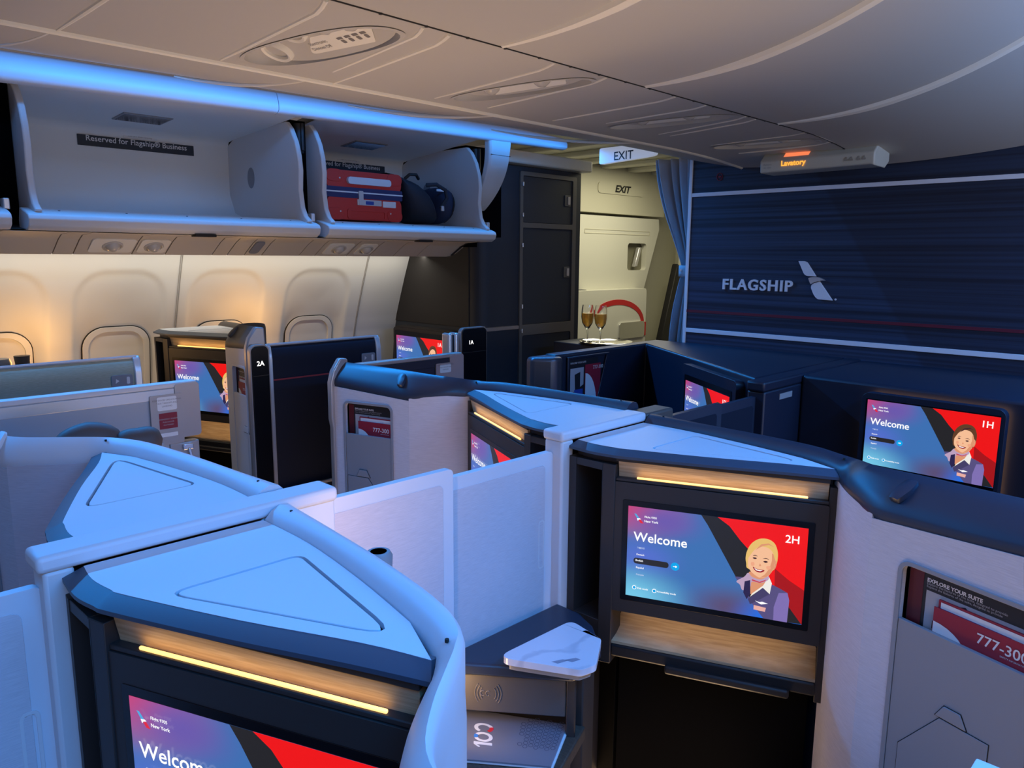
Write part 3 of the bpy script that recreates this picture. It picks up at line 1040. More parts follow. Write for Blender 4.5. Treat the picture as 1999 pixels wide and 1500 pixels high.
PITCH = 1.15
H3 = suite('seat_console', 'nearest white topped suite console, its lit strip and screen cut by the bottom edge', 1, (0, 0, 0), RAIL3, WHITE, FAB, '3H', pocket=False)
H2 = suite('seat_console', 'suite console showing the 2H welcome screen in the middle of the photo', 1, (0, PITCH, 0), RAILH, NAVYP, FAB, '2H', pz=-0.015, pu=0.322)
D3 = suite('seat_console', 'white topped suite console at the left, its monitor facing away out of sight', -1, (0.015, 0.020, 0.015), RAIL3, WHITE, FAB, '3D', front=False, pz=0.02)
D2 = suite('seat_console', 'suite console with a dark rail left of centre, monitor seen edge on', -1, (0.015, PITCH + 0.015, 0.022), RAIL, NAVYP, FAB, '2D', front=False, pz=0.02)
A2 = suite('seat_console', 'suite console by the window wall, its screen left of the 2A number post', 1, (-2.57, PITCH - 0.07, 0.105), RAILA, TAUPE, WHITE2, '2A', door_mat=WHITE2, pu=0.212)
literature(H2[1], H2[2], 1, 'right of the 2H screen', -0.015, 0.322)
literature(D2[1], D2[2], -1, 'left of centre', 0.02)
literature(D3[1], D3[2], -1, "at the photo's left edge", 0.02)
literature(Fr(A2[1].o.xy, (A2[1].o + A2[1].e * A2[1].L).xy, 0.105), A2[2], 1, 'beside the 2A number post', 0.0, 0.212)

# ------------------------------------------------------------------ centre-line caps, pillars and sliding privacy panels
def panel(bm, x0, x1, y0, y1, z0, z1, b=0.03, rim=0.003):
    """sliding panel: frame (0), woven inset on the +x and -x faces (1)"""
    F = Fr((x1, y0), (x1, y1))            # u along +y, v towards -x
    th = x1 - x0
    plate(bm, F, rrect(0, y1 - y0, z0, z1, 0.012), 0.0, th, mi=0)
    ins = rrect(b, y1 - y0 - b, z0 + b, z1 - b, 0.014)
    plate(bm, F, ins, -0.0012, 0.0, mi=1)
    plate(bm, F, ins, th, th + 0.0012, mi=1)


def divider(name, label, y0, dark, first=False):
    m = NAVYP if dark else WHITE
    f = NAVYF if dark else FAB
    t = thing(name, label, 'privacy divider', (0, y0 + 0.5, 0), 'privacy dividers on the centre line')
    return t, m, f


# row 3 cap and the two sliding panels behind the 2H / 2D side consoles
t = thing('privacy_divider', 'white centre divider with two woven sliding panels behind the marble table', 'privacy divider', (0.0, 0.75, 0), 'privacy dividers on the centre line')
bm = B()
box(bm, -0.034, 0.034, 0.250, 0.752, 1.090, 1.117)
obj('top_cap', bm, WHITE, t, bev=0.008, seg=3)
bm = B()
box(bm, -0.030, 0.030, 0.258, 0.300, 0.02, 1.091)
obj('pillar', bm, WHITE2, t, bev=0.006)
bm = B()
box(bm, -0.028, 0.026, 0.600, 0.748, 0.02, 1.091)
obj('housing', bm, WHITE, t, bev=0.003)
bm = B()
panel(bm, 0.004, 0.022, 0.70, 1.050, 0.40, 1.091)
obj('sliding_panel', bm, [WHITE, FAB], t, bev=0.003)
bm = B()
panel(bm, -0.018, 0.000, 0.98, 1.405, 0.40, 1.062)
pan = obj('sliding_panel', bm, [WHITE, FAB], t, bev=0.003)
bm = B()
FH = Fr((0.0, 1.30), (0.0, 1.40))
plate(bm, FH, rrect(0.052, 0.074, 0.758, 0.888, 0.008), -0.0018, 0.0, [rrect(0.056, 0.070, 0.762, 0.884, 0.006)])
obj('finger_pull', bm, WHITE2, pan, bev=0.0007)

t = thing('privacy_divider', 'white sliding panel with a recessed pull at the lower left corner', 'privacy divider', (0.0, 0.0, 0), 'privacy dividers on the centre line')
bm = B()
panel(bm, -0.018, 0.000, -0.25, 0.262, 0.20, 1.062)
pan = obj('sliding_panel', bm, [WHITE, FAB], t, bev=0.003)
bm = B()
FH = Fr((0.0, 0.1), (0.0, 0.262))
plate(bm, FH, rrect(0.115, 0.142, 0.55, 0.872, 0.010), -0.0018, 0.0, [rrect(0.120, 0.137, 0.555, 0.867, 0.008)])
obj('finger_pull', bm, WHITE2, pan, bev=0.0007)

t = thing('privacy_divider', 'white cap and pillar with dark sliding panels in front, between the 2D and 2H consoles', 'privacy divider', (0.0, 1.9, 0), 'privacy dividers on the centre line')
bm = B()
box(bm, -0.034, 0.034, 1.400, 1.765, 1.090, 1.117)
obj('top_cap', bm, WHITE, t, bev=0.008, seg=3)
bm = B()
box(bm, -0.030, 0.030, 1.405, 1.450, 0.02, 1.091)
obj('pillar', bm, WHITE2, t, bev=0.006)
bm = B()
box(bm, -0.034, 0.034, 1.766, 1.905, 1.00, 1.112)
obj('end_cap', bm, TAUPE, t, bev=0.008, seg=3)
bm = B()
panel(bm, 0.004, 0.022, 1.86, 2.21, 0.40, 1.083)
obj('sliding_panel', bm, [NAVYP, NAVYF], t, bev=0.003)
bm = B()
panel(bm, -0.018, 0.000, 2.14, 2.50, 0.40, 1.066)
obj('sliding_panel', bm, [NAVYP, NAVYF], t, bev=0.003)

# ------------------------------------------------------------------ 2H side console, marble table, booklet, reading lamp
t = thing('side_console', 'dark side console with an embossed wireless charging symbol under the marble table', 'side console', (0.12, 1.15, 0))
bm = B()
prism(bm, [(.026, .93), (.08, 1.030), (.268, 1.176), (.272, 1.20), (.25, 1.30), (.17, 1.37), (.10, 1.400), (.026, 1.400)], 0.632, 0.660)
obj('console_top', bm, NAVYP, t, bev=0.006)
CF = Fr((.0, .972), (.268, 1.184))
bm = B()
fbox(bm, CF, 0.0, CF.L - 0.018, 0.006, 0.05, 0.540, 0.630)
cdoor = obj('charging_door', bm, TAUPE, t, bev=0.003)
bm = B()
for s in (-1, 1):
    for k in range(3):
        r = 0.018 + 0.006 * k
        tube(bm, [CF(0.150 + s * r * math.cos(a), 0.005, 0.586 + r * 1.1 * math.sin(a)) for a in [math.radians(-42 + 14 * j) for j in range(7)]], 0.0011, 6)
    tube(bm, [CF(0.150 - 0.006 + s * 0.006 + 0.005 * math.cos(a), 0.005, 0.586 + 0.006 * math.sin(a)) for a in [math.radians(50 + 26 * j) for j in range(11)]], 0.0011, 6)
obj('charging_symbol', bm, M('embossed_taupe', (0.17, 0.145, 0.13), 0.5), cdoor)
bm = B()
fbox(bm, CF, CF.L - 0.017, CF.L + 0.004, 0.004, 0.05, 0.49, 0.632)
prism(bm, [(.03, 1.105), (.25, 1.238), (.24, 1.29), (.17, 1.36), (.03, 1.39)], 0.0, 0.632)
obj('cabinet', bm, DARKB, t, bev=0.003)
bm = B()
prism(bm, [(.026, .90), (.14, .90), (.33, 1.05), (.258, 1.24), (.026, 1.10)], 0.46, 0.494)
prism(bm, [(.03, .92), (.13, .92), (.31, 1.06), (.25, 1.20), (.03, 1.09)], 0.02, 0.462)
obj('lower_shelf', bm, BROWNW, t, bev=0.004)
bm = B()
MF = [(.150, 1.060), (.313, 1.150), (.322, 1.19), (.262, 1.285), (.155, 1.305)]


class PlanF:
    def __init__(s, z):
        s.z = z

    def __call__(s, u, v, z):
        return Vector((u, z, s.z - v))


plate(bm, PlanF(0.692), rpoly(MF, 0.022, 6), 0.0, 0.016)
mt = obj('marble_table', bm, MARB, None, bev=0.003, seg=3, loc=(0.22, 1.18, 0.676))
tagm(mt, 'white marbled three-cornered table plate on the dark side console', 'table')
bm = B()
plate(bm, PlanF(0.678), inset(rpoly(MF, 0.022, 6), 0.012), 0.0, 0.018)
obj('pivot_base', bm, GREYP, mt)
# small grey wing print on the marble
bm = B()
wf = PlanF(0.6924)
for pts in ([(.247, 1.130), (.262, 1.134), (.270, 1.160), (.258, 1.155)], [(.262, 1.156), (.280, 1.160), (.286, 1.182), (.274, 1.180)]):
    face(bm, [wf(a, 0, b) for a, b in pts])
obj('printed_wing', bm, M('grey_print', (0.30, 0.31, 0.38), 0.4), mt)

# silver anniversary booklet
bl = [(.021, 1.079), (.235, 1.203), (.304, 1.070), (.158, .957)]
BF_o = Vector((bl[3][0], bl[3][1])); BF_x = (Vector(bl[2]) - BF_o); BF_y = (Vector(bl[0]) - BF_o)


class BookF:
    def __call__(s, u, v, z):
        a, b, c, d = (Vector(q) for q in (bl[3], bl[2], bl[1], bl[0]))
        p = a * (1 - u) * (1 - z) + b * u * (1 - z) + c * u * z + d * (1 - u) * z
        return Vector((p.x, p.y, 0.5035 - v))


BKF = BookF()
bm = B()
for k, (d, mi) in enumerate(((0.004, 1), (0.0, 0))):
    g = [(0, 0), (1 + 0.02 * (k == 0), 0 + 0.0), (1 + 0.02 * (k == 0), 1), (0, 1)]
    v0 = [bm.verts.new(BKF(a, d + 0.004, b)) for a, b in g]; v1 = [bm.verts.new(BKF(a, d, b)) for a, b in g]
    bm.faces.new(v0).material_index = mi; bm.faces.new(v1).material_index = mi
    for i in range(4):
        bm.faces.new([v0[i], v0[(i + 1) % 4], v1[(i + 1) % 4], v1[i]]).material_index = mi
SILV = M('silver_card', (0.36, 0.37, 0.45), 0.32, 0.55)
SILD = M('silver_card_dark', (0.17, 0.18, 0.25), 0.35, 0.5)
bk = obj('booklet', bm, [SILV, PAPW], None, smooth=0, loc=(.18, 1.08, 0.4955))
tagm(bk, 'silver booklet with the number 100 on the low walnut shelf', 'booklet')
bm = B()
ar = BF_y.length / BF_x.length
for i in range(7):
    for j in range(9):
        cu = 0.60 + 0.058 * i; cz = 1.0 - 0.075 * j - 0.037 * (i % 2)
        if cu + (1 - cz) * 0.55 < 0.66 + 0.25 * (j > 5) or cz < 0.18 + 0.0 * i or cu > 0.99:
            continue
        ro = [(cu + 0.027 * math.cos(a), cz + 0.040 * math.sin(a)) for a in [k * math.pi / 5 for k in range(10)]]
        ri = [(cu + 0.020 * math.cos(a), cz + 0.030 * math.sin(a)) for a in [k * math.pi / 5 for k in range(10)]]
        for k in range(10):
            l = (k + 1) % 10
            face(bm, [BKF(*(ro[k][0], -0.0003, ro[k][1])), BKF(ro[l][0], -0.0003, ro[l][1]), BKF(ri[l][0], -0.0003, ri[l][1]), BKF(ri[k][0], -0.0003, ri[k][1])])
obj('ring_pattern', bm, SILD, bk, smooth=0)
bm = B()


QF = lambda u, v, z: BKF(0.21 - (z - .44) * .72, v, 0.27 + (u - .22) * 1.55)


def ring(cu, cz, ru, rz, w, a0, a1, mi, n=26):
    for k in range(n):
        a = math.radians(a0 + (a1 - a0) * k / n); b = math.radians(a0 + (a1 - a0) * (k + 1) / n)
        P = lambda t, s: QF(cu + ru * s * math.cos(t), -0.0005 - 0.0003 * (mi > 0), cz + rz * s * math.sin(t))
        face(bm, [P(a, 1), P(b, 1), P(b, 1 - w), P(a, 1 - w)], mi)


# the figure 100 runs up the cover: 1, then two interlaced rings with blue and red accents
face(bm, [QF(.235, -.0005, .30), QF(.268, -.0005, .30), QF(.268, -.0005, .58), QF(.235, -.0005, .58)], 0)
face(bm, [QF(.200, -.0005, .50), QF(.236, -.0005, .58), QF(.236, -.0005, .535), QF(.210, -.0005, .475)], 0)
ring(.335, .44, .062, .14, .40, 0, 360, 0)
ring(.455, .44, .062, .14, .40, -130, 150, 0)
ring(.455, .44, .062, .14, .42, 215, 290, 1)
ring(.335, .44, .062, .14, .42, 60, 110, 2)
obj('number_print', bm, [TXTW, M('print_red', (0.65, 0.03, 0.04), 0.5), M('print_blue', (0.05, 0.22, 0.62), 0.5)], bk, smooth=0)

t = thing('reading_lamp', 'round grey reading lamp behind the near white rail', 'lamp', (0.30, 0.655, 1.0))
bm = B()
lathe(bm, [(0.010, 0.985), (0.010, 1.03), (0.020, 1.038), (0.022, 1.085), (0.018, 1.092), (0.0, 1.092)], (0.30, 0.655, 0), 24)
obj('lamp_head', bm, GREYP, t)
bm = B()
lathe(bm, [(0.013, 1.0923), (0.008, 1.0923)], (0.30, 0.655, 0), 24)
obj('switch_ring', bm, TXTW, t)
bm = B()
box(bm, 0.285, 0.315, 0.634, 0.66, 0.985, 1.0)
obj('bracket', bm, GREYP, t, bev=0.003)
lamp('seat_light', 'SPOT', (0.275, 0.675, 1.07), (0.0, 0.88, 0.95), 2.2, (1.0, 0.60, 0.42), 0.02, spread=120)
lamp('charging_glow', 'SPOT', (0.10, 0.955, 0.60), (0.12, 1.09, 0.575), 1.0, WARM, 0.015, spread=140)


# ------------------------------------------------------------------ sliding suite doors
def suite_door(name, label, x, y0, y1, z1, skin, frame, inner, accent=False, group='sliding suite doors', plate_z=1.11):
    """panel in the x plane; the +x side is the one seen"""
    t = thing(name, label, 'door', (x, (y0 + y1) / 2, 0), group)
    bm = B()
    th = 0.034
    n = 8
    secs = []
    prof = [(0.0, 0.08), (0.0, z1 - 0.10), (-0.002, z1 - 0.05), (-0.006, z1 - 0.022), (-0.014, z1 - 0.006), (-0.020, z1 - 0.003), (-th + 0.004, z1 - 0.006), (-th, z1 - 0.02), (-th, 0.08)]
    for y in (y0 + 0.022, y1 - 0.022):
        secs.append([Vector((x + a, y, b)) for a, b in prof])
    loft(bm, secs)
    pn = obj('door_panel', bm, skin, t, smooth=60)
    for yy, r in ((y0, 1), (y1, -1)):
        bm = B()
        F = Fr((x + 0.004, min(yy, yy + r * 0.024)), (x + 0.004, max(yy, yy + r * 0.024)))
        pts = [(-th - 0.006, 0.0), (0.006, 0.0), (0.006, z1 - 0.055), (-0.004, z1 - 0.008), (-0.018, z1 + 0.004), (-th, z1 - 0.004), (-th - 0.006, z1 - 0.05)]
        sec = [[Vector((x + a, yy, b)) for a, b in pts], [Vector((x + a, yy + r * 0.024, b)) for a, b in pts]]
        loft(bm, sec)
        obj('edge_frame', bm, frame, t, bev=0.003)
    bm = B()
    tube(bm, [(x - 0.017, y0 + 0.01, z1 - 0.001), (x - 0.017, y1 - 0.01, z1 - 0.001)], 0.006, 8)
    obj('top_trim', bm, frame, t)
    bm = B()
    F = Fr((x, y0), (x, y1))
    W = y1 - y0
    plate(bm, F, rrect(W - 0.10, W - 0.032, plate_z - 0.022, plate_z + 0.018, 0.006), -0.004, 0.0)
    bp = obj('button_plate', bm, GREYP, t, bev=0.0015)
    bm = B()
    plate(bm, F, rrect(W - 0.052, W - 0.042, plate_z - 0.014, plate_z + 0.010, 0.003), -0.0052, -0.003)
    plate(bm, F, [(W - 0.088, plate_z - .010), (W - 0.076, plate_z - .002), (W - 0.086, plate_z + .006)], -0.0047, -0.003)
    obj('button', bm, TXTW, bp)
    if accent:
        bm = B()
        fbox(bm, F, 0.024, W - 0.024, -0.0012, 0.0, accent, accent + 0.006)
        obj('red_line', bm, M('thin_red_line', (0.25, 0.03, 0.035), 0.5), t)
    bm = B()
    fbox(bm, F, 0.024, W - 0.024, -0.012, 0.0, 0.60, 0.612)
    obj('lower_rail', bm, frame, t, bev=0.002)
    return t


suite_door('suite_door', 'grey green suite door with a metal edge on the far side of the left aisle', -1.50, -0.05, 0.940, 1.200, FABG, METAL, WHITE2, plate_z=1.125)
suite_door('suite_door', 'dark navy suite door with metal edges and a thin red line next to the 2A number post', -1.50, 1.405, 1.945, 1.202, NAVYF, METAL, WHITE2, accent=1.060, plate_z=1.115)


def inner_door(name, label, x, y0, y1, z1, skin, dark):
    """door of a centre suite seen from inside (its -x... +x face towards the seat)"""
    t = thing(name, label, 'door', (x, (y0 + y1) / 2, 0), 'sliding suite doors')
    bm = B()
    F = Fr((x, y0), (x, y1))
    W = y1 - y0
    plate(bm, F, rrect(0, W - 0.07, 0.0, z1 - 0.012, 0.006), 0.0, 0.026)
    plate(bm, F, rrect(0.0, W - 0.12, 0.10, 0.985, 0.004), -0.016, 0.0)
    obj('door_panel', bm, skin, t, bev=0.003)
    bm = B()
    fbox(bm, F, 0, W - 0.006, -0.004, 0.034, z1 - 0.012, z1 + 0.004)
    obj('top_trim', bm, CHAMP if dark else WHITE2, t, bev=0.004, seg=3)
    bm = B()
    fbox(bm, F, 0.0, W - 0.075, -0.003, 0.0, z1 - 0.045, z1 - 0.014)
    obj('upper_band', bm, NAVYC if dark else METAL, t, bev=0.001)
    bm = B()
    plate(bm, F, rrect(W - 0.075, W, 0.99, z1, 0.012), -0.006, 0.036)
    obj('end_block', bm, CHAMP, t, bev=0.005, seg=3)
    bm = B()
    plate(bm, F, rrect(W - 0.150, W - 0.055, 0.975, z1 - 0.030, 0.004), -0.008, -0.001)
    pl = obj('notice_plate', bm, CHAMP, t, bev=0.001)
    bm = B()
    plate(bm, F, rrect(W - 0.130, W - 0.072, 1.082, z1 - 0.036, 0.005), -0.0086, -0.008)
    for k in range(3):
        put_text(bm, F, ['KEEP DOOR OPEN DURING', 'TAXI TAKEOFF AND', 'LANDING'][k], W - 0.101, 1.112 - 0.0095 * k, height=0.0048, v=-0.0088, mi=1, align='C')
    obj('white_notice', bm, [TXTW, TXTG], pl, smooth=0)
    if not dark:
        bm = B()
        plate(bm, F, rrect(W - 0.127, W - 0.073, 1.025, 1.074, 0.002), -0.0086, -0.008)
        for k in range(3):
            put_text(bm, F, ['EMERGENCY EGRESS', 'PUSH DOOR', 'OUTWARD'][k], W - 0.100, 1.053 - 0.009 * k, height=0.0042, v=-0.0088, mi=1, align='C')
        obj('red_notice', bm, [STKR, PAPG], pl, smooth=0)
        bm = B()
        plate(bm, F, rrect(W - 0.126, W - 0.074, 1.000, 1.012, 0.002), -0.0086, -0.008)
        obj('white_strip', bm, TXTW, pl, smooth=0)
        bm = B()
        fbox(bm, F, W - 0.100, W - 0.008, -0.004, 0.03, 0.10, 0.975)
        obj('jamb', bm, CHAMP, t, bev=0.004)
        bm = B()
        hexa(bm, [F(W - .050, -.016, .955), F(W - .040, -.016, .955), F(W - .040, -.004, .955), F(W - .050, -.004, .955),
                  F(W - .042, -.020, .915), F(W - .034, -.020, .915), F(W - .034, -.010, .915), F(W - .042, -.010, .915)])
        fbox(bm, F, W - .062, W - .030, -.012, -.003, .950, .968)
        obj('latch', bm, CHROME, t, bev=0.002)
    return t


inner_door('suite_door', 'white inner face of a suite door with a white and a red notice on its end plate', -1.098, -0.05, 0.966, 1.160, DOORIN, False)
inner_door('suite_door', 'dark suite door with one white notice behind the dark console rail', -1.105, 1.565, 2.078, 1.152, NAVYC, True)
# right-hand aisle door, only a corner of it in view
bm = B()
t = thing('suite_door', 'pale corner of a suite door end at the lower right edge of the photo', 'door', (1.13, 0.45, 0), 'sliding suite doors')
F = Fr((1.135, 0.22), (1.135, 0.660))
plate(bm, F, rrect(0, F.L, 0.0, 1.156, 0.01), -0.014, 0.014)
obj('door_panel', bm, WHITE, t, bev=0.005)


# number posts of the window suites
def number_post(label, x, y0, y1, z1, num, wide=False):
    t = thing('number_post', label, 'seat number post', (x, (y0 + y1) / 2, 0), 'seat number posts')
    bm = B()
    F = Fr((x, y0), (x, y1))
    plate(bm, F, rrect(0, y1 - y0, 0.0, z1, 0.022), 0.0, 0.028)
    obj('post', bm, BLACK, t, bev=0.004)
    bm = B()
    plate(bm, F, rrect(-0.006, y1 - y0 + 0.006, 0.0, z1 + 0.006, 0.026), 0.004, 0.026, [rrect(-0.001, y1 - y0 + 0.001, 0.003, z1 + 0.0005, 0.022)])
    obj('metal_surround', bm, CHAMP, t, bev=0.003)
    bm = B()
    put_text(bm, F, num, (y1 - y0) * (0.5 if not wide else 0.36), z1 - 0.075, height=0.019, v=-0.0012, align='C', bold=0.02)
    obj('lit_number', bm, NUMW, t, smooth=0)
    bm = B()
    fbox(bm, F, 0.002, y1 - y0 - 0.002, -0.0008, 0.0, z1 - 0.115, z1 - 0.112)
    obj('joint', bm, GAP, t)
    return t


number_post('black number post lit 2A in front of the navy suite door', -1.468, 1.330, 1.398, 1.205, '2A')
number_post('black number post lit 1A beside the closet', -1.470, 2.40, 2.560, 1.205, '1A', True)
t = thing('suite_door', 'two narrow metal door edges left of the 1A number post', 'door', (-1.5, 2.34, 0), 'sliding suite doors')
for yy in (2.322, 2.362):
    bm = B()
    box(bm, -1.535, -1.478, yy, yy + 0.026, 0.0, 1.19)
    obj('edge_frame', bm, METAL, t, bev=0.01, seg=3)
bm = B()
box(bm, -1.525, -1.49, 2.34, 2.38, 0.06, 1.18)
obj('door_panel', bm, NAVYF, t)

# headrest of the 2D seat peeking over the long white rail
t = thing('seat', 'brown leather headrest wings of a seat above the white rail', 'seat', (-0.78, 0.60, 0))
for (c, r, a) in (((-0.78, 0.555, 1.090), (0.035, 0.085, 0.052), 0.25), ((-0.76, 0.665, 1.068), (0.035, 0.06, 0.045), -0.2)):
    bm = B()
    secs = []
    for i in range(13):
        s = -1 + 2 * i / 12
        k = max(1 - abs(s) ** 2.6, 0.004) ** 0.5
        cc = Vector(c) + Vector((0, s * r[1], -0.4 * a * abs(s) * r[2] * 2))
        secs.append([cc + Vector((r[0] * k * math.cos(q), 0, r[2] * k * math.sin(q))) for q in [2 * math.pi * j / 16 for j in range(16)]])
    loft(bm, secs)
    obj('headrest_wing', bm, LEATH, t, smooth=180)
bm = B()
box(bm, -0.83, -0.74, 0.50, 0.70, 0.45, 1.05)
obj('backrest', bm, LEATH, t, bev=0.03, seg=3)

# ------------------------------------------------------------------ front row consoles against the bulkhead
t = thing('bulkhead_console', 'dark front row console with the 1D screen left of the centre partition', 'seat console', (-0.5, 2.9, 0), 'front row consoles')
bm = B()
prism(bm, [(-1.03, 2.50), (-0.96, 2.50), (-0.96, 3.19), (-0.035, 2.545), (-0.035, 3.375), (-1.03, 3.375)], 0.02, 1.122)
obj('cabinet', bm, NAVYC, t, bev=0.010, seg=3)
bm = B()
prism(bm, [(-1.05, 2.40), (-1.00, 2.385), (-0.93, 2.46), (-0.93, 2.52), (-1.05, 2.56)], 0.02, 1.115)
obj('aisle_post', bm, GUNM, t, bev=0.018, seg=4)
DF = Fr((-0.93, 3.168), (-0.035, 2.545))
bm = B()
uu = 0.515
plate(bm, DF, rrect(uu, uu + 0.50, 0.72, 1.098, 0.02), -0.035, 0.0)
mon = obj('monitor', bm, NAVYC, t, bev=0.006)
bm = B()
plate(bm, DF, rrect(uu + 0.03, uu + 0.47, 0.77, 1.055, 0.004), -0.0365, -0.034)
obj('glass', bm, BLACK, mon)
screen(mon, DF, uu + 0.045, 0.800, 0.410, 0.231, -0.0368, '1D', 'dark_hair')
# pocket with literature on the aisle wall
WF = Fr((-0.958, 2.55), (-0.958, 3.15))
bm = B()
plate(bm, WF, [(0.02, 0.84), (0.235, 0.84), (0.325, 1.105), (0.02, 1.105)], -0.010, 0.0, [[(0.035, 0.852), (0.225, 0.852), (0.306, 1.095), (0.035, 1.095)]])
obj('pocket_rim', bm, NAVYC, t, bev=0.003)


def safe_deco(bm, v):
    f = lambda pts, mi, dv=0: face(bm, [WF(a, v - dv, z) for a, z in pts], mi)
    arc = [(.150 + .085 * math.sin(k * math.pi / 16), .855 + .165 * math.cos(k * math.pi / 16)) for k in range(9)]
    f([(.150, .855)] + arc, 1, .0002)
    put_text(bm, WF, 'Safety', .160, .866, width=.07, v=v - .0004, mi=2)
    put_text(bm, WF, '777-300', .205, 1.035, width=.075, v=v - .0004, mi=1)


def safe_mag(bm, v):
    f = lambda pts, mi, dv=0: face(bm, [WF(a, v - dv, z) for a, z in pts], mi)
    f([(.045, .93), (.14, .97), (.14, 1.05), (.045, 1.05)], 1)
    f([(.06, .86), (.135, .86), (.135, .95), (.075, .95)], 2, .0002)
    f([(.08, .95), (.115, .95), (.115, 1.03), (.075, 1.02)], 0, .0003)
    put_text(bm, WF, 'EXPLORE YOUR SUITE', .045, 1.070, width=.11, v=v - .0004, mi=3)


booklet(WF, .040, .245, .855, 1.088, -0.0035, 'magazine', 'black suite guide magazine in the front row pocket by the closet', 'suite guides in pockets', [PAPK, PAPG, PAPB, PAPW], safe_mag, th=0.003)
booklet(WF, .148, .262, .855, 1.060, -0.0062, 'safety_card', 'red and white safety card in the front row pocket by the closet', 'safety cards in pockets', [PAPR, PAPW, PAPB], safe_deco, th=0.002)

t = thing('bulkhead_console', 'dark front row console with the 1H screen under the FLAGSHIP wall', 'seat console', (0.5, 2.9, 0), 'front row consoles')
bm = B()
prism(bm, [(0.035, 2.775), (1.35, 2.72), (1.35, 3.375), (0.035, 3.375)], 0.02, 1.118)
obj('cabinet', bm, NAVYC, t, bev=0.012, seg=3)
HFm = Fr((0.285, 2.702), (0.722, 2.686))
bm = B()
plate(bm, HFm, rrect(0.0, HFm.L, 0.66, 1.095, 0.025), 0.0, 0.035)
mon = obj('monitor', bm, NAVYC, t, bev=0.008, seg=3)
bm = B()
plate(bm, HFm, rrect(0.016, HFm.L - 0.012, 0.79, 1.075, 0.004), -0.0016, 0.001)
obj('glass', bm, BLACK, mon)
screen(mon, HFm, 0.022, 0.845, 0.402, 0.226, -0.0018, '1H', 'dark_hair')
bm = B()
plate(bm, HFm, rrect(0.004, HFm.L - 0.004, 0.665, 1.091, 0.022), 0.037, 0.044)
obj('halo_light', bm, M('halo_led', (1, .7, .4), .5, emit=(1.0, 0.50, 0.22), es=1.6), mon)
t = thing('partition', 'dark centre partition with a small metal plate between the two front row consoles', 'partition', (0, 2.9, 0))
bm = B()
box(bm, -0.0335, 0.0335, 2.485, 3.375, 0.0, 1.085)
obj('wall', bm, NAVYC, t, bev=0.006)
bm = B()
box(bm, -0.0345, 0.0345, 2.475, 3.375, 1.085, 1.122)
obj('cap', bm, NAVYC, t, bev=0.008)
bm = B()
box(bm, 0.034, 0.036, 2.60, 2.70, 1.045, 1.066)
obj('metal_plate', bm, METAL, t)

# front row window suite monitor in front of the closet
t = thing('monitor_console', 'black monitor surround with the 1A screen in front of the closet', 'seat console', (-2.4, 2.93, 0))
bm = B()
AF = Fr((-2.70, 2.90), (-2.10, 2.90))
plate(bm, AF, rrect(0.0, 0.60, 0.0, 1.105, 0.02), 0.0, 0.09)
obj('cabinet', bm, DARKB, t, bev=0.006)
bm = B()
plate(bm, AF, rrect(0.02, 0.56, 0.70, 1.085, 0.01), -0.006, 0.0)
mon = obj('monitor', bm, BLACK, t, bev=0.003)
screen(mon, AF, 0.040, 0.805, 0.47, 0.25, -0.0072, '1A', 'dark_hair')
bm = B()
fbox(bm, AF, 0.03, 0.56, 0.0, 0.08, 1.106, 1.113)
obj('light_ledge', bm, DARKB, t)

# ------------------------------------------------------------------ cabin shell: floor, sidewall with windows
bm = B()
box(bm, -3.0, 3.0, -1.6, 6.6, -0.04, 0.0)
struct(obj('floor', bm, CARPET))

WP = [(0.0, -2.76), (0.6, -2.88), (1.08, -2.825), (1.3, -2.745), (1.535, -2.65), (1.80, -2.52)]


def wallx(z):
    for (a, xa), (b, xb) in zip(WP, WP[1:]):
        if z <= b:
            t = (z - a) / (b - a)
            return xa + (xb - xa) * t
    return WP[-1][1]


def wx(z):
    return (wallx(max(z - 0.09, 0)) + wallx(z) * 2 + wallx(min(z + 0.09, 1.8))) / 4


WIN_Y = [0.765, 1.295, 1.830, 2.385]
WIN_C = 0.985        # window centre height


def rbox_sd(y, z, hy, hz, r):
    qx = abs(y) - hy + r; qz = abs(z) - hz + r
    return math.hypot(max(qx, 0), max(qz, 0)) + min(max(qx, qz), 0) - r


def relief(y, z):
    d = 0.0
    for yc in WIN_Y:
        if abs(y - yc) > 0.26:
            continue
        sa = -rbox_sd(y - yc, z - 0.88, 0.216, 0.596, 0.15)        # inside the arch > 0
        sw = rbox_sd(y - yc, z - WIN_C, 0.158, 0.205, 0.10)        # outside the window > 0
        if sa > 0:
            t = sa / (sa + max(sw, 0) + 1e-6)
            s = t * t * (3 - 2 * t)
            d = 0.012 * min(sa / 0.022, 1) + 0.036 * s
    return d


bm = B()
ys = [-0.5 + 0.011 * i for i in range(int(3.52 / 0.011) + 1)]
zs = [0.0, 0.25, 0.45, 0.55] + [0.60 + 0.011 * i for i in range(int(1.2 / 0.011) + 1)]
G = [[bm.verts.new((wx(z) - relief(y, z), y, z)) for z in zs] for y in ys]
for i in range(len(ys) - 1):
    for j in range(len(zs) - 1):
        bm.faces.new([G[i][j], G[i + 1][j], G[i + 1][j + 1], G[i][j + 1]])
zb = [0.0, 0.6, 1.08, 1.3, 1.535, 1.80]
G2 = [[bm.verts.new((wallx(z) - 0.11, y, z)) for z in zb] for y in (ys[0], ys[-1])]
for j in range(5):
    bm.faces.new([G2[0][j], G2[1][j], G2[1][j + 1], G2[0][j + 1]])
wl = struct(obj('wall_left', bm, WALLM, smooth=60))
bm = B()
for y in (0.485, 1.565, 2.685):
    pts = [(wx(z) + 0.0015, y, z) for z in [0.3 + 0.05 * i for i in range(28)]]
    for dy in (-0.004, 0.004):
        tube(bm, [(a, b + dy, c) for a, b, c in pts], 0.0022, 6)
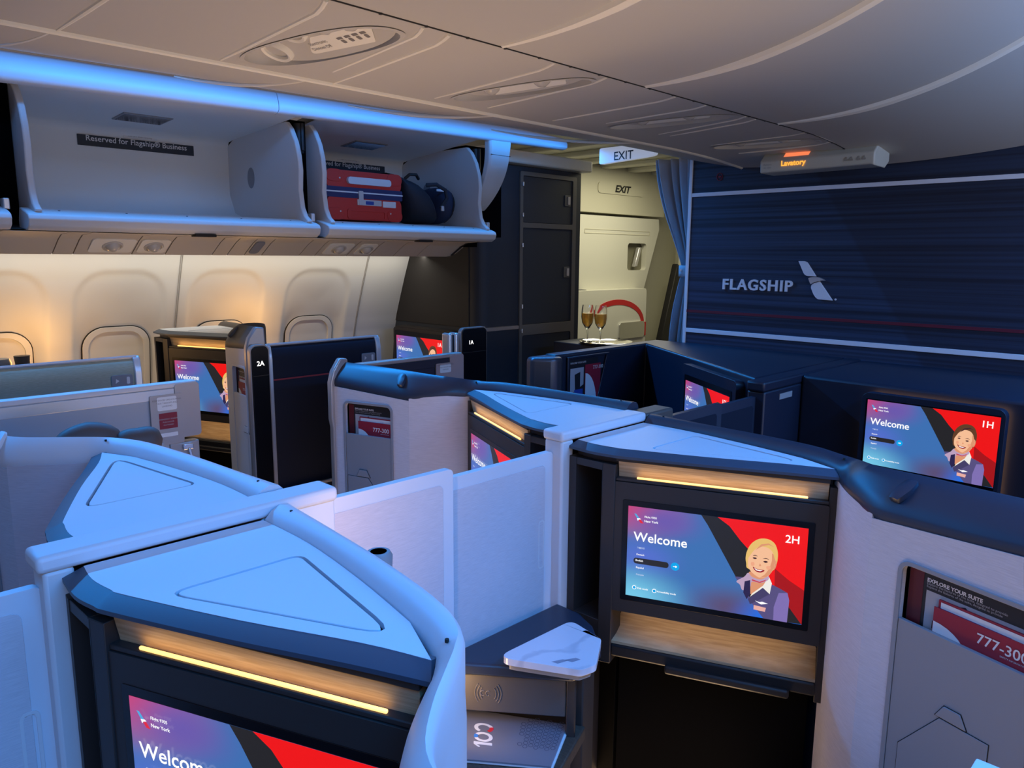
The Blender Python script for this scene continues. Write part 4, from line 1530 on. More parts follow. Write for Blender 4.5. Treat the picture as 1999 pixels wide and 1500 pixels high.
jo = obj('panel_joint', bm, M('joint_grey', (0.34, 0.32, 0.30), 0.6), wl)


class WinF:
    """window frame in the leaning sidewall: u along +y, v into the wall"""
    def __init__(s, y0):
        s.y0 = y0

    def __call__(s, u, v, z):
        return Vector((wx(z) - 0.048 - v, s.y0 + u, z))


for n, yc in enumerate(WIN_Y):
    F = WinF(yc)
    o_ = rrect(-0.158, 0.158, WIN_C - 0.205, WIN_C + 0.205, 0.10, 8)
    i_ = rrect(-0.132, 0.132, WIN_C - 0.180, WIN_C + 0.180, 0.085, 8)
    bm = B()
    plate(bm, F, o_, -0.011, 0.006, [i_])
    w = struct(obj('window_%d' % (n + 1), bm, WALLM, None, bev=0.004, seg=3, loc=(wx(WIN_C), yc, WIN_C)))
    bm = B()
    plate(bm, F, rrect(-0.163, 0.163, WIN_C - 0.210, WIN_C + 0.210, 0.105, 8), -0.0065, 0.004, [inset(o_, 0.0015)])
    obj('seal', bm, GAP, w)
    bm = B()
    plate(bm, F, inset(i_, -0.004), 0.006, 0.010)
    obj('window_shade', bm, SHADE, w)

# ------------------------------------------------------------------ ceiling: flat centre strip with recessed trays, outboard panel, right-hand dome
CZ = 2.0
Y0, Y1 = -1.2, 3.375


def cz_end(x, y, z):
    t = min(max((y - 2.72) / 0.655, 0), 1)
    t = t * t
    ze = 1.938 + 0.10 * x * x
    return z + (ze - z) * t


class CeilF:
    """u = x, z-slot = y, v upwards from the strip"""
    def __call__(s, u, v, y):
        return Vector((u, y, cz_end(u, y, CZ) + v))


CF_ = CeilF()
TRAYS = [(-0.300, 0.945, 0.225, 0.080), (-0.275, 1.552, 0.220, 0.060), (-0.250, 2.245, 0.215, 0.060), (-0.235, 2.90, 0.205, 0.060)]


def tray_outline(c, f=1.0):
    x, y, a, b = c
    out = []
    for k in range(36):
        t = 2 * math.pi * k / 36
        cx_ = math.copysign(abs(math.cos(t)) ** 0.8, math.cos(t)); sy_ = math.copysign(abs(math.sin(t)) ** 0.85, math.sin(t))
        out.append((x + a * f * cx_, y + b * f * sy_ + 0.14 * (a * f * cx_)))
    return out


bm = B()
ycuts = [Y0, 0.5, 1.20, 1.86, 2.56, 2.72, 2.80, 3.02, 3.10, 3.2, 3.3, Y1]
for a, b in zip(ycuts, ycuts[1:]):
    holes = [tray_outline(c) for c in TRAYS if a < c[1] < b]
    if a >= 2.72 and not holes:
        pass
    plate(bm, CF_, [(-0.585, a), (0.0, a), (0.0, b), (-0.585, b)], 0.0, 0.012, holes)
cl = struct(obj('ceiling', bm, CEIL, smooth=30))


def sheet(name, xs, zf, mat, parent, thick=0.012):
    bm = B()
    ysn = [Y0 + (Y1 - Y0) * i / 60 for i in range(61)]
    for off in (0, thick):
        g = [[bm.verts.new((x, y, cz_end(x, y, zf(x)) + off + (0.022 * max(y - 0.6, 0) * min(max(-x - 0.6, 0) / 0.9, 1)))) for x in xs] for y in ysn]
        for i in range(60):
            for j in range(len(xs) - 1):
                bm.faces.new([g[i][j], g[i + 1][j], g[i + 1][j + 1], g[i][j + 1]])
    return obj(name, bm, mat, parent, smooth=60)


def z_out(x):
    t = min(max((-0.585 - x) / 0.93, 0), 1)
    return CZ + 0.004 + 0.150 * t ** 1.5


def z_dome(x):
    return CZ + 0.35 * max(x, 0) ** 2.4


sheet('outboard_panel', [-0.585 - 0.93 * i / 24 for i in range(25)], z_out, CEIL, cl)
sheet('dome_panel', [0.0 + 1.55 * i / 40 for i in range(41)], z_dome, CEIL, cl)
# beads and joints
bm = B()
pts = [(-0.003, y, cz_end(0, y, CZ) - 0.0006) for y in [Y0 + (Y1 - Y0) * i / 60 for i in range(61)]]
tube(bm, pts, 0.0019, 6)
obj('seam', bm, GAP, cl)
bm = B()
for k in range(24):
    y = 0.9 + 0.11 * k
    lathe(bm, [(0.0, -0.002), (0.004, -0.002), (0.004, 0.001)], (-0.004, y, cz_end(0, y, CZ) - 0.0005), 8)
obj('seam_screws', bm, GAP, cl)
bm = B()
tube(bm, [(-0.585, y, cz_end(-.585, y, CZ) + 0.001) for y in [Y0 + (Y1 - Y0) * i / 60 for i in range(61)]], 0.009, 8)
obj('long_bead', bm, CEILT, cl)


def rib(bm, pts, r):
    tube(bm, pts, r, 8)


bm = B()
for (ya, yb, xl, r) in [(0.515, 0.51, -0.58, .006), (0.81, 0.845, -0.56, .006), (1.03, 1.089, -0.47, .005), (1.099, 1.160, -0.582, .006), (1.422, 1.465, -0.53, .0045),
                        (1.620, 1.666, -0.52, .0045), (1.935, 1.965, -0.52, .0045), (2.10, 2.125, -0.42, .0045), (2.345, 2.44, -0.42, .0045), (2.41, 2.50, -0.41, .0045), (2.78, 2.81, -0.42, .004), (3.0, 3.04, -0.42, .004)]:
    P = []
    for i in range(15):
        t = i / 14
        x = -0.012 + (xl + 0.012) * t
        hook = 0.022 * max(1 - t / 0.12, 0)
        y = ya + (yb - ya) * t - hook
        P.append((x, y, cz_end(x, y, CZ) + 0.001))
    rib(bm, P, [r * (0.55 + 0.45 * min(1, 3 * (1 - i / 14) + 0.2)) for i in range(15)])
obj('strip_bead', bm, CEILT, cl)
for y in (-0.35, 0.35, 1.215, 1.749, 2.520):
    bm = B()
    P = []
    for i in range(31):
        x = 0.004 + 1.54 * i / 30
        P.append((x, y, cz_end(x, y, z_dome(x)) + 0.003))
    rib(bm, P, [0.008 + 0.010 * min(i / 6, 1) for i in range(31)])
    obj('dome_bead', bm, CEILT, cl)
for y in (0.51, 1.11, 1.80, 2.60):
    bm = B()
    P = []
    for i in range(21):
        x = -0.58 - 0.90 * i / 20
        P.append((x, y, cz_end(x, y, z_out(x)) + 0.002))
    rib(bm, P, [0.007 * (1 - 0.6 * abs(i / 10 - 1)) for i in range(21)])
    obj('outboard_bead', bm, CEILT, cl)

# ceiling service trays
TL = ['ceiling tray with lit-sign window and two round air outlets, nearest the camera', 'second ceiling tray from the camera with two clear reading lamps',
      'third ceiling tray from the camera, long and shallow', 'farthest ceiling tray, just behind the lavatory sign']
for n, c in enumerate(TRAYS):
    zc = cz_end(c[0], c[1], CZ)
    t = thing('service_tray', TL[n], 'ceiling tray', (c[0], c[1], zc), 'ceiling service trays')
    bm = B()
    secs = []
    for f, d in ((1.06, -0.002), (1.0, -0.003), (0.99, 0.006), (0.92, 0.022), (0.80, 0.034), (0.5, 0.040), (0.05, 0.041)):
        secs.append([Vector((p[0], p[1], cz_end(p[0], p[1], CZ) + d)) for p in tray_outline(c, f)])
    loft(bm, secs, caps=False)
    obj('dish', bm, CEIL, t, smooth=50)
    x, y, a, b = c

    def TF(u, v, w):        # tilted bed of the tray: u along x, w across, v into it
        return Vector((x + u, y + 0.14 * u + w - v * 0.33, zc + 0.025 - 0.35 * w + v * 0.94))
    ax = (0, -0.33, -0.94)
    bm = B()
    bed = [(p[0] - x, (p[1] - y - 0.14 * (p[0] - x)) * 0.97) for p in tray_outline(c, 0.965)]
    plate(bm, TF, bed, 0.0, 0.004)
    ins = obj('bed_plate', bm, CEIL, t, smooth=30)
    bm = B()
    if n == 0:
        plate(bm, TF, rpoly([(-0.085, 0.044), (-0.020, -0.006), (0.165, -0.002), (0.120, 0.050)], 0.01), -0.005, 0.0)
    else:
        plate(bm, TF, rpoly([(-0.13, 0.040), (-0.10, -0.012), (0.15, -0.012), (0.12, 0.040)], 0.012), -0.004, 0.0)
    if n == 0:
        TX_ = lambda u, v, z: TF(u, v, -z)
        put_text(bm, TX_, 'Electronic', -0.048, -0.018, width=.056, v=-.0056, mi=1)
        put_text(bm, TX_, 'Devices Off', -0.058, -0.034, width=.062, v=-.0056, mi=1)
        for k in range(4):
            u = 0.040 + 0.024 * k
            for q in (rrect(u, u + .017, .012, .019, .002), rrect(u + .003, u + .014, .021, .033, .003)):
                face(bm, [TF(p[0], -.0056, p[1]) for p in q], 1)
    obj('sign_plate', bm, [CEILT, TXTG], t, smooth=0)
    if n == 0:
        for (pu, pw) in ((-0.160, 0.012), (-0.045, -0.034)):
            bm = B()
            lathe(bm, [(0.022, -.024), (0.026, -.008), (0.028, .008), (0.034, .011), (0.038, .006), (0.040, -.004)], TF(pu, 0, pw), 26, axis=ax)
            ao = obj('air_outlet', bm, CEILT, t, smooth=50)
            bm = B()
            lathe(bm, [(0.0, -.003), (0.0255, -.003), (0.0255, -.014)], TF(pu, 0, pw), 22, axis=ax)
            obj('outlet_core', bm, BROWNW, ao)
        lens = [(0.060, -0.030), (0.130, -0.022)]
    else:
        lens = [(-0.10, 0.004), (0.07, 0.004)]
    for (pu, pw) in lens:
        bm = B()
        lathe(bm, [(0.026, -.002), (0.025, .006), (0.019, .017), (0.009, .023), (0.0, .024)], TF(pu, 0, pw), 22, axis=ax)
        obj('reading_light', bm, LENS, t, smooth=60)

# blue-lit fairing along the top of the bins
bm = B()
for (a, b) in ((-1.1, 0.60), (0.603, 1.560), (1.563, 3.30)):
    secs = []
    for k in range(9):
        y = a + (b - a) * k / 8
        lo = 0.030 * max(y - 0.6, 0) - 0.0025 * max(y - 0.6, 0) ** 2
        hi = 0.018 * max(y - 0.6, 0) - 0.05 * max(y - 2.95, 0)
        secs.append([Vector((p[0], y, p[1] + lo + (hi - lo) * f)) for p, f in [((-1.640, 2.172), 1), ((-1.618, 2.160), 1), ((-1.605, 2.12), .5), ((-1.605, 2.09), .15), ((-1.615, 2.078), 0), ((-1.640, 2.074), 0), ((-1.70, 2.09), 0), ((-1.70, 2.17), 1)]])
    loft(bm, secs)
t1 = struct(obj('trim_1', bm, WHITE, smooth=50))
# soffit with the passenger service panels under the bins
SO = [(-1.635, 1.622), (-1.75, 1.616), (-1.79, 1.600), (-1.875, 1.552), (-1.885, 1.548), (-1.895, 1.556), (-1.90, 1.60), (-1.80, 1.64)]
bm = B()
segs = [-0.6, 0.30, 0.60, 0.795, 0.862, 1.065, 1.19, 1.38, 1.445, 1.52, 1.60, 1.78, 1.86, 2.03, 2.16, 2.30, 2.45, 2.655]
for a, b in zip(segs, segs[1:]):
    loft(bm, [[Vector((p[0], y, p[1])) for p in SO] for y in (a + 0.002, b - 0.002)])
bmend = [[Vector((p[0] - 0.02 * k, 2.653 + 0.05 * k, p[1] + 0.004 * k * k)) for p in SO] for k in range(4)]
loft(bm, bmend)
struct(obj('trim_2', bm, SOFF, smooth=50))
bm = B()
loft(bm, [[Vector((p[0] - 0.004, y, p[1] + 0.006)) for p in SO] for y in (-0.6, 2.70)])
struct(obj('trim_3', bm, GAP, smooth=50))


class SofF:
    """on the slanted soffit face: u along +y, z-slot down the slope (0 top .. 0.1), v inwards"""
    def __init__(s, y0):
        s.y0 = y0
        a = Vector((-1.765, 0, 1.611)); b = Vector((-1.875, 0, 1.552))
        s.d = (b - a).normalized(); s.a = a
        s.n = Vector((-s.d.z, 0, s.d.x))
        if s.n.x > 0:
            s.n = -s.n

    def __call__(s, u, v, z):
        p = s.a + s.d * z + s.n * v
        return Vector((p.x, s.y0 + u, p.z))


SLAB = ['round reading lamp under the empty bin, left of two', 'round reading lamp under the empty bin, right of two', 'plain speaker panel under the bins between the lamp pairs',
        'reading lamp under the bin with luggage, left of two', 'reading lamp under the bin with luggage, right of two']
for n, (ya, yb, kind) in enumerate([(0.90, 1.06, 1), (1.07, 1.185, 1), (1.525, 1.575, 0), (1.88, 2.02, 1), (2.05, 2.15, 1)]):
    F = SofF(ya)
    W = yb - ya
    t = thing('reading_lamp' if kind else 'speaker_panel', SLAB[n], 'lamp' if kind else 'panel', tuple(F(W / 2, 0, .05)), 'fittings under the bins')
    bm = B()
    plate(bm, F, rrect(0.004, W - 0.004, 0.012, 0.112, 0.015), -0.0035, 0.002)
    obj('bezel' if kind else 'grille', bm, CEILT if kind else GREYP, t, bev=0.0015)
    if kind:
        c = F(W * 0.5, 0, 0.062)
        bm = B()
        lathe(bm, [(0.036, 0.003), (0.036, -0.006), (0.030, -0.008), (0.026, -0.003), (0.022, -0.014), (0.012, -0.021), (0.0, -0.022)], c, 22, axis=F.n)
        obj('lens', bm, LENS, t, smooth=60)
    bm = B()
# small dark pull slots under each bin lip
# ------------------------------------------------------------------ overhead bins
LIPX = -1.60
IN = [(-1.70, 1.694), (-2.15, 1.708), (-2.27, 1.745), (-2.315, 1.83), (-2.315, 2.045), (-2.30, 2.070), (-2.25, 2.078), (-1.95, 2.088), (-1.66, 2.100)]
SIDE = [(-1.612, 1.690), (-1.645, 1.712), (-1.668, 1.75), (-1.680, 1.82), (-1.672, 1.90), (-1.68, 1.96), (-1.70, 2.02), (-1.735, 2.075), (-1.77, 2.105)]


def side_poly():
    return SIDE + [(-2.20, 2.105), (-2.33, 2.05), (-2.345, 1.80), (-2.25, 1.66), (-1.70, 1.64)]


def overhead_bin(label, y0, y1, placard=True, light=True, up=0.0):
    t = thing('overhead_bin', label, 'overhead bin', (-1.95, (y0 + y1) / 2, 1.60), 'overhead bins on the left wall')
    bm = B()
    ya, yb = y0 + 0.022, y1 - 0.022
    n = len(IN)
    yr = 0.07           # rounded inner corners towards the back
    secs = []
    prof_in = IN[:-2] + [(IN[-2][0], IN[-2][1] + up * .5), (IN[-1][0], IN[-1][1] + up)]
    outp = [(-1.66, 2.135 + up), (-2.25, 2.10), (-2.345, 2.05), (-2.345, 1.80), (-2.28, 1.70), (-1.70, 1.66)]
    for y in (ya, yb):
        secs.append([Vector((p[0], y, p[1])) for p in prof_in + outp])
    loft(bm, secs, caps=False)
    obj('lining', bm, BINI, t, smooth=50)
    for yy in (y0, yb):
        bm = B()
        F = lambda u, v, z, yy=yy: Vector((u, yy + v, z))
        plate(bm, F, side_poly(), 0.0, 0.022)
        sp = obj('side_panel', bm, BINW, t, bev=0.005, seg=3)
    bm = B()
    lip = [(-1.70, 1.7005), (-1.625, 1.684), (-1.600, 1.675), (-1.592, 1.660), (-1.600, 1.638), (-1.625, 1.625), (-1.72, 1.624), (-1.72, 1.66)]
    loft(bm, [[Vector((p[0], y, p[1])) for p in lip] for y in (y0 - 0.025, y1 + 0.025)])
    lp = obj('lip', bm, BINW, t, bev=0.004, smooth=50)
    bm = B()
    for k in range(5):
        y = y0 + 0.08 + (y1 - y0 - 0.16) * k / 4
        lathe(bm, [(0.0, 0.0015), (0.0035, 0.0015), (0.0035, 0)], (-1.655, y, 1.6905), 8)
    obj('rivet', bm, GAP, lp)
    bm = B()
    ym = y0 + (y1 - y0) * 0.55
    box(bm, -1.655, -1.612, ym - 0.04, ym + 0.04, 1.616, 1.6255)
    obj('pull_slot', bm, GAP, lp, bev=0.002)
    if light:
        bm = B()
        z = lambda x: 2.078 + (2.088 + up * .5 - 2.078) * (x + 2.25) / 0.30
        c = (y0 + y1) / 2 + 0.0
        hexa(bm, [(-2.12, c - .085, z(-2.12) - .004), (-1.98, c - .085, z(-1.98) - .004), (-1.98, c + .105, z(-1.98) - .004), (-2.12, c + .105, z(-2.12) - .004),
                  (-2.12, c - .085, z(-2.12) + .003), (-1.98, c - .085, z(-1.98) + .003), (-1.98, c + .105, z(-1.98) + .003), (-2.12, c + .105, z(-2.12) + .003)])
        lf = obj('mirror_frame', bm, GREYP, t, bev=0.002)
        bm = B()
        hexa(bm, [(-2.11, c - .076, z(-2.11) - .0055), (-1.99, c - .076, z(-1.99) - .0055), (-1.99, c + .096, z(-1.99) - .0055), (-2.11, c + .096, z(-2.11) - .0055),
                  (-2.11, c - .076, z(-2.11) - .003), (-1.99, c - .076, z(-1.99) - .003), (-1.99, c + .096, z(-1.99) - .003), (-2.11, c + .096, z(-2.11) - .003)])
        obj('mirror', bm, M('dull_mirror', (0.35, 0.42, 0.55), 0.15, 1.0), lf)
    if placard:
        F = lambda u, v, z: Vector((-2.3135 - v, y0 + u, z))
        bm = B()
        W = y1 - y0
        c = W / 2 + 0.085
        plate(bm, F, rrect(c - 0.245, c + 0.235, 1.994, 2.038, 0.002), -0.0025, 0.0)
        put_text(bm, F, 'Reserved for Flagship® Business', c - 0.212, 2.0075, width=0.415, v=-0.003, mi=1, bold=0.008)
        pl = obj('placard', bm, [PLACN, TXTW], t, smooth=0)
        bm = B()
        plate(bm, F, rrect(c - 0.065, c + 0.075, 2.0425, 2.061, 0.002), -0.0025, 0.0)
        put_text(bm, F, 'Maximum allowable bin contents', c - 0.052, 2.053, width=0.112, v=-0.003, mi=1)
        put_text(bm, F, 'Use care when opening', c - 0.045, 2.0465, width=0.098, v=-0.003, mi=1)
        obj('notice', bm, [BINW, TXTG], t, smooth=0)
    bm = B()
    pts = [(-1.875 + 0.036 * math.cos(a) * 0.9, 1.925 + 0.046 * math.sin(a)) for a in [k * math.pi / 12 for k in range(24)]]
    F = lambda u, v, z: Vector((u - 0.22, yb - 0.0015 + v, z - 0.03))
    plate(bm, F, pts, 0.0, 0.002)
    obj('vent_grille', bm, GREYP, t)
    # hinge post and latch in the gap at the right-hand end
    bm = B()
    tube(bm, [(-1.76, y1 + 0.033, 1.98), (-1.76, y1 + 0.033, 2.10)], 0.020, 10)
    tube(bm, [(-1.74, y1 + 0.038, 1.99), (-1.74, y1 + 0.038, 2.10)], 0.009, 8)
    obj('hinge_post', bm, DARK, t)
    bm = B()
    box(bm, -1.70, -1.655, y1 + 0.018, y1 + 0.036, 1.69, 1.725)
    obj('latch', bm, METAL, t, bev=0.003)
    return t


overhead_bin('open overhead bin cut by the left edge of the photo', -0.47, 0.595, False, False)
overhead_bin('open empty overhead bin with a Reserved for Flagship Business placard', 0.690, 1.700, up=0.012)
overhead_bin('open overhead bin holding the red suitcase and dark bags', 1.790, 2.720, up=0.035)
bm = B()
box(bm, -2.33, -1.80, -0.5, 2.80, 1.60, 1.655)
box(bm, -2.36, -2.335, -0.5, 2.80, 1.60, 2.14)
for a, b in ((0.597, 0.688), (1.702, 1.788), (2.722, 2.98)):
    box(bm, -2.33, -1.80, a, b, 1.655, 2.12)
struct(obj('trim_4', bm, VOID))
# curved white fairing past the last bin
t = thing('bin_fairing', 'curved white fairing hanging past the last overhead bin', 'fairing', (-1.75, 2.82, 1.75))
bm = B()
cur = [(-1.622, 2.135), (-1.624, 2.08), (-1.636, 2.01), (-1.665, 1.94), (-1.715, 1.87), (-1.79, 1.80), (-1.88, 1.74)]
secs = []
for i, (x, z) in enumerate(cur):
    k = i / 6
    y0_, y1_ = 2.728 + 0.02 * k, 2.885 - 0.03 * k
    secs.append([Vector((x, y0_ + .012, z)), Vector((x, y1_ - .012, z)), Vector((x - .012, y1_, z - .004)), Vector((x - .045, y1_, z - .004)), Vector((x - .045, y0_, z - .004)), Vector((x - .012, y0_, z - .004))])
loft(bm, subdiv(secs, 4))
obj('fairing', bm, BINW, t, bev=0.004)
bm = B()
tube(bm, [(-1.6275, 2.737, 2.062), (-1.6275, 2.876, 2.062)], 0.002, 6)
obj('joint', bm, GAP, t)

# luggage
t = thing('suitcase', 'red hard-shell suitcase with a navy band lying in the overhead bin', 'suitcase', (-1.98, 2.10, 1.715))
SY0, SY1, SZ0, SZ1 = 1.885, 2.300, 1.714, 1.934
bm = B()
F = lambda u, v, z: Vector((-1.800 - v, SY0 + u, z))
W = SY1 - SY0
zm = SZ0 + 0.120
plate(bm, F, rrect(0, W, SZ0, zm - 0.012, 0.035), 0.0, 0.40)
plate(bm, F, rrect(0, W, zm + 0.012, SZ1, 0.035), 0.0, 0.40)
obj('shell', bm, SUITR, t, bev=0.022, seg=4)
bm = B()
plate(bm, F, rrect(-0.004, W + 0.004, zm - 0.022, zm + 0.026, 0.006), -0.002, 0.402)
bd = obj('zip_band', bm, SUITN, t, bev=0.002)
bm = B()
plate(bm, F, rrect(-0.006, W + 0.006, zm + 0.001, zm + 0.007, 0.002), -0.0035, 0.404)
obj('zip', bm, TXTW, bd)
bm = B()
plate(bm, F, rrect(0.105, 0.345, zm + 0.040, zm + 0.072, 0.014), -0.016, 0.0, [])
obj('handle', bm, WHITE2, t, bev=0.005, seg=3)
for (cu, czz, du, dz) in ((0, SZ0, 1, 1), (W, SZ0, -1, 1), (0, SZ1, 1, -1), (W, SZ1, -1, -1)):
    bm = B()
    a, b = sorted((cu, cu + du * 0.085)); c, d = sorted((czz, czz + dz * 0.052))
    plate(bm, F, rrect(a - (0.002 if du > 0 else 0), b + (0.002 if du < 0 else 0), c - (0.002 if dz > 0 else 0), d + (0.002 if dz < 0 else 0), 0.026), -0.003, 0.06)
    cg = obj('corner_guard', bm, SUITR, t, bev=0.012, seg=3)
    bm = B()
    lathe(bm, [(0.0, -0.0045), (0.004, -0.0045), (0.004, -0.002)], F(cu + du * 0.068, 0, czz + dz * 0.036), 10, axis=(-1, 0, 0))
    obj('rivet', bm, METAL, cg)
bm = B()
plate(bm, F, rrect(0.105, 0.325, SZ0 + 0.004, SZ0 + 0.050, 0.012), -0.004, 0.0, [rrect(0.118, 0.312, SZ0 + 0.008, SZ0 + 0.040, 0.008)])
obj('side_grip', bm, SUITR, t, bev=0.002)
bm = B()
plate(bm, F, rrect(0.160, 0.295, zm - 0.052, zm - 0.026, 0.003), -0.004, 0.0)
lk = obj('lock_plate', bm, METAL, t, bev=0.001)
bm = B()
plate(bm, F, rrect(0.205, 0.250, zm - 0.048, zm - 0.032, 0.003), -0.0048, -0.004)
obj('sticker', bm, PAPB, lk)
bm = B()
plate(bm, F, rrect(0.303, 0.378, zm - 0.056, zm - 0.028, 0.003), -0.004, 0.0)
obj('name_label', bm, PAPW, t)
bm = B()
plate(bm, F, rrect(0.166, 0.190, zm - 0.050, zm + 0.012, 0.004), -0.009, -0.002)
obj('zip_pull', bm, METAL, t, bev=0.002)


def soft_bag(secs, n=18, e=2.6):
    bm = B()
    S = []
    for (c, rx, rz, ty) in secs:
        s = []
        for k in range(n):
            a = 2 * math.pi * k / n
            ca, sa = math.cos(a), math.sin(a)
            s.append(Vector((c[0] + rx * math.copysign(abs(ca) ** (2 / e), ca), c[1] + ty * sa, c[2] + rz * math.copysign(abs(sa) ** (2 / e), sa))))
        S.append(s)
    loft(bm, S)
    return bm


t = thing('backpack', 'dark backpack leaning against the red suitcase in the overhead bin', 'backpack', (-1.95, 2.42, 1.715))
bm = soft_bag([((-1.93, 2.335, 1.86), .05, .05, -.02), ((-1.93, 2.335, 1.84), .13, .115, -.055), ((-1.93, 2.36, 1.834), .158, .120, -.085), ((-1.93, 2.41, 1.828), .165, .116, -.10),
               ((-1.93, 2.46, 1.82), .16, .106, -.085), ((-1.93, 2.495, 1.806), .14, .090, -.06), ((-1.93, 2.52, 1.79), .07, .05, -.02)])
obj('body', bm, BAGN, t, smooth=80)
bm = B()
for dy in (-0.03, 0.015, 0.05):
    tube(bm, [(-1.95 + 0.16 * math.cos(a), 2.43 + dy - .08 * math.sin(a), 1.823 + 0.108 * math.sin(a)) for a in [math.radians(-60 + 15 * k) for k in range(11)]], 0.004, 6)
obj('zip', bm, DARK, t)
bm = B()
tube(bm, [(-1.83, 2.345, 1.925), (-1.81, 2.36, 1.945), (-1.81, 2.40, 1.947), (-1.83, 2.43, 1.93)], 0.008, 8)
obj('grab_handle', bm, DARK, t)
bm = B()
tube(bm, [(-1.80, 2.455, 1.90), (-1.775, 2.50, 1.905), (-1.765, 2.55, 1.88), (-1.765, 2.56, 1.84), (-1.765, 2.52, 1.79)], 0.010, 8)
st_ = obj('shoulder_strap', bm, BAGN, t)
bm = B()
box(bm, -1.762, -1.752, 2.515, 2.532, 1.775, 1.800)
obj('buckle', bm, METAL, st_, bev=0.002)
t = thing('pouch', 'dark blue rounded pouch at the right end of the overhead bin', 'bag', (-1.93, 2.61, 1.715))
bm = soft_bag([((-1.93, 2.556, 1.80), .03, .03, 0), ((-1.93, 2.568, 1.805), .10, .075, .008), ((-1.93, 2.59, 1.81), .135, .094, .015), ((-1.93, 2.63, 1.808), .135, .092, .015), ((-1.93, 2.663, 1.80), .10, .07, .01), ((-1.93, 2.675, 1.795), .03, .03, 0)])
obj('body', bm, BAGB, t, smooth=80)
bm = B()
tube(bm, [(-1.93 + 0.140 * math.cos(a), 2.63 + .012 * math.sin(a), 1.808 + 0.096 * math.sin(a)) for a in [math.radians(-60 + 12 * k) for k in range(13)]], 0.004, 6)
obj('zip', bm, DARK, t)
bm = B()
box(bm, -1.83, -1.826, 2.545, 2.60, 1.878, 1.889)
obj('tab', bm, TXTW, t)

# ------------------------------------------------------------------ closet, bulkhead wall, curtain, signs
t = thing('closet', 'dark navy closet with grey framed doors at the front left', 'closet', (-2.4, 3.45, 0))
bm = B()
prism(bm, [(-2.98, 3.0), (-2.07, 3.0), (-2.03, 3.012), (-2.005, 3.045), (-2.0, 3.09), (-2.0, 3.90), (-2.98, 3.90)], 0.0, 2.085)
obj('body', bm, CLOS, t, smooth=50)
bm = B()
prism(bm, [(-2.98, 2.994), (-2.085, 2.994), (-2.085, 3.004), (-2.98, 3.004)], 1.135, 2.085)
obj('rear_panel', bm, CLOSB, t)
KF = Fr((-2.0, 3.0), (-2.0, 3.9))
bm = B()
plate(bm, KF, rrect(0.325, 0.845, 0.02, 2.055, 0.01), -0.012, 0.002,
      [rrect(0.350, 0.810, 1.755, 2.030, 0.008), rrect(0.350, 0.810, 1.135, 1.725, 0.008), rrect(0.350, 0.810, 0.20, 1.070, 0.015)])
obj('door_frame', bm, CLOSF, t, bev=0.003)
for (a, b, zl) in ((1.758, 2.027, 1.905), (1.138, 1.722, 1.455), (0.203, 1.067, 0.75)):
    bm = B()
    plate(bm, KF, rrect(0.354, 0.806, a, b, 0.008), -0.006, 0.0)
    d = obj('door', bm, CLOS, t, bev=0.002)
    bm = B()
    plate(bm, KF, rrect(0.735, 0.790, zl - 0.034, zl + 0.034, 0.004), -0.010, -0.005)
    lt = obj('latch', bm, CLOSF, d, bev=0.002)
    bm = B()
    plate(bm, KF, rrect(0.762, 0.784, zl - 0.024, zl + 0.024, 0.003), -0.013, -0.008)
    obj('latch_lever', bm, METAL, lt, bev=0.002)
bm = B()
for z in (1.10, 1.25, 1.62, 1.80, 1.98):
    tube(bm, [(-1.985, 3.345, z - .012), (-1.985, 3.345, z + .012)], 0.006, 8)
obj('hinge', bm, METAL, t)
bm = B()
loft(bm, subdiv([[Vector((x, y, 1.112)), Vector((x + nx * .012, y + ny * .012, 1.114)), Vector((x + nx * .012, y + ny * .012, 1.134)), Vector((x, y, 1.136))]
                 for x, y, nx, ny in ((-2.10, 3.0, 0, -1), (-2.04, 3.006, .3, -.95), (-2.008, 3.04, .9, -.4), (-2.0, 3.09, 1, 0), (-2.0, 3.32, 1, 0))], 3))
obj('ledge_trim', bm, CHAMP, t)
bm = B()
box(bm, -2.98, -1.93, 2.97, 3.93, 2.088, 2.16)
obj('cornice', bm, CREAML, t, bev=0.01)

# bulkhead wall
bm = B()
box(bm, -0.86, 2.2, 3.385, 3.43, 0.0, 2.20)
wf_ = struct(obj('wall_front', bm, BULK))
BFm = Fr((-0.86, 3.385), (2.2, 3.385))
bx = lambda x: x + 0.86
bm = B()
fbox(bm, BFm, 0.0, 3.06, -0.005, 0.0, 1.850, 1.868)
fbox(bm, BFm, 0.0, 3.06, -0.005, 0.0, 1.176, 1.197)
fbox(bm, BFm, -0.008, 0.008, -0.006, 0.05, 1.0, 2.12)
obj('trim_rail', bm, LBLUE, wf_, bev=0.001)
bm = B()
fbox(bm, BFm, 0.0, 3.06, -0.003, 0.0, 1.278, 1.291)
obj('red_line', bm, M('deep_red_line', (0.14, 0.012, 0.03), 0.5), wf_)
bm = B()
put_text(bm, BFm, 'FLAGSHIP', bx(-0.652), 1.400, width=0.352, height=0.052, v=-0.006, bold=0.020, extr=0.05, thick=0.005, gap=1.14)
obj('wall_lettering', bm, LBLUE, wf_, smooth=0)
bm = B()


def curve_pts(P, n=8):
    """polygon through points where ('q', ctrl, end) adds a quadratic arc"""
    out = [P[0]]
    for p in P[1:]:
        if p[0] == 'q':
            a = out[-1]; c = p[1]; b = p[2]
            for k in range(1, n + 1):
                t = k / n
                out.append((a[0] * (1 - t) ** 2 + 2 * c[0] * t * (1 - t) + b[0] * t * t, a[1] * (1 - t) ** 2 + 2 * c[1] * t * (1 - t) + b[1] * t * t))
        else:
            out.append(p)
    return out


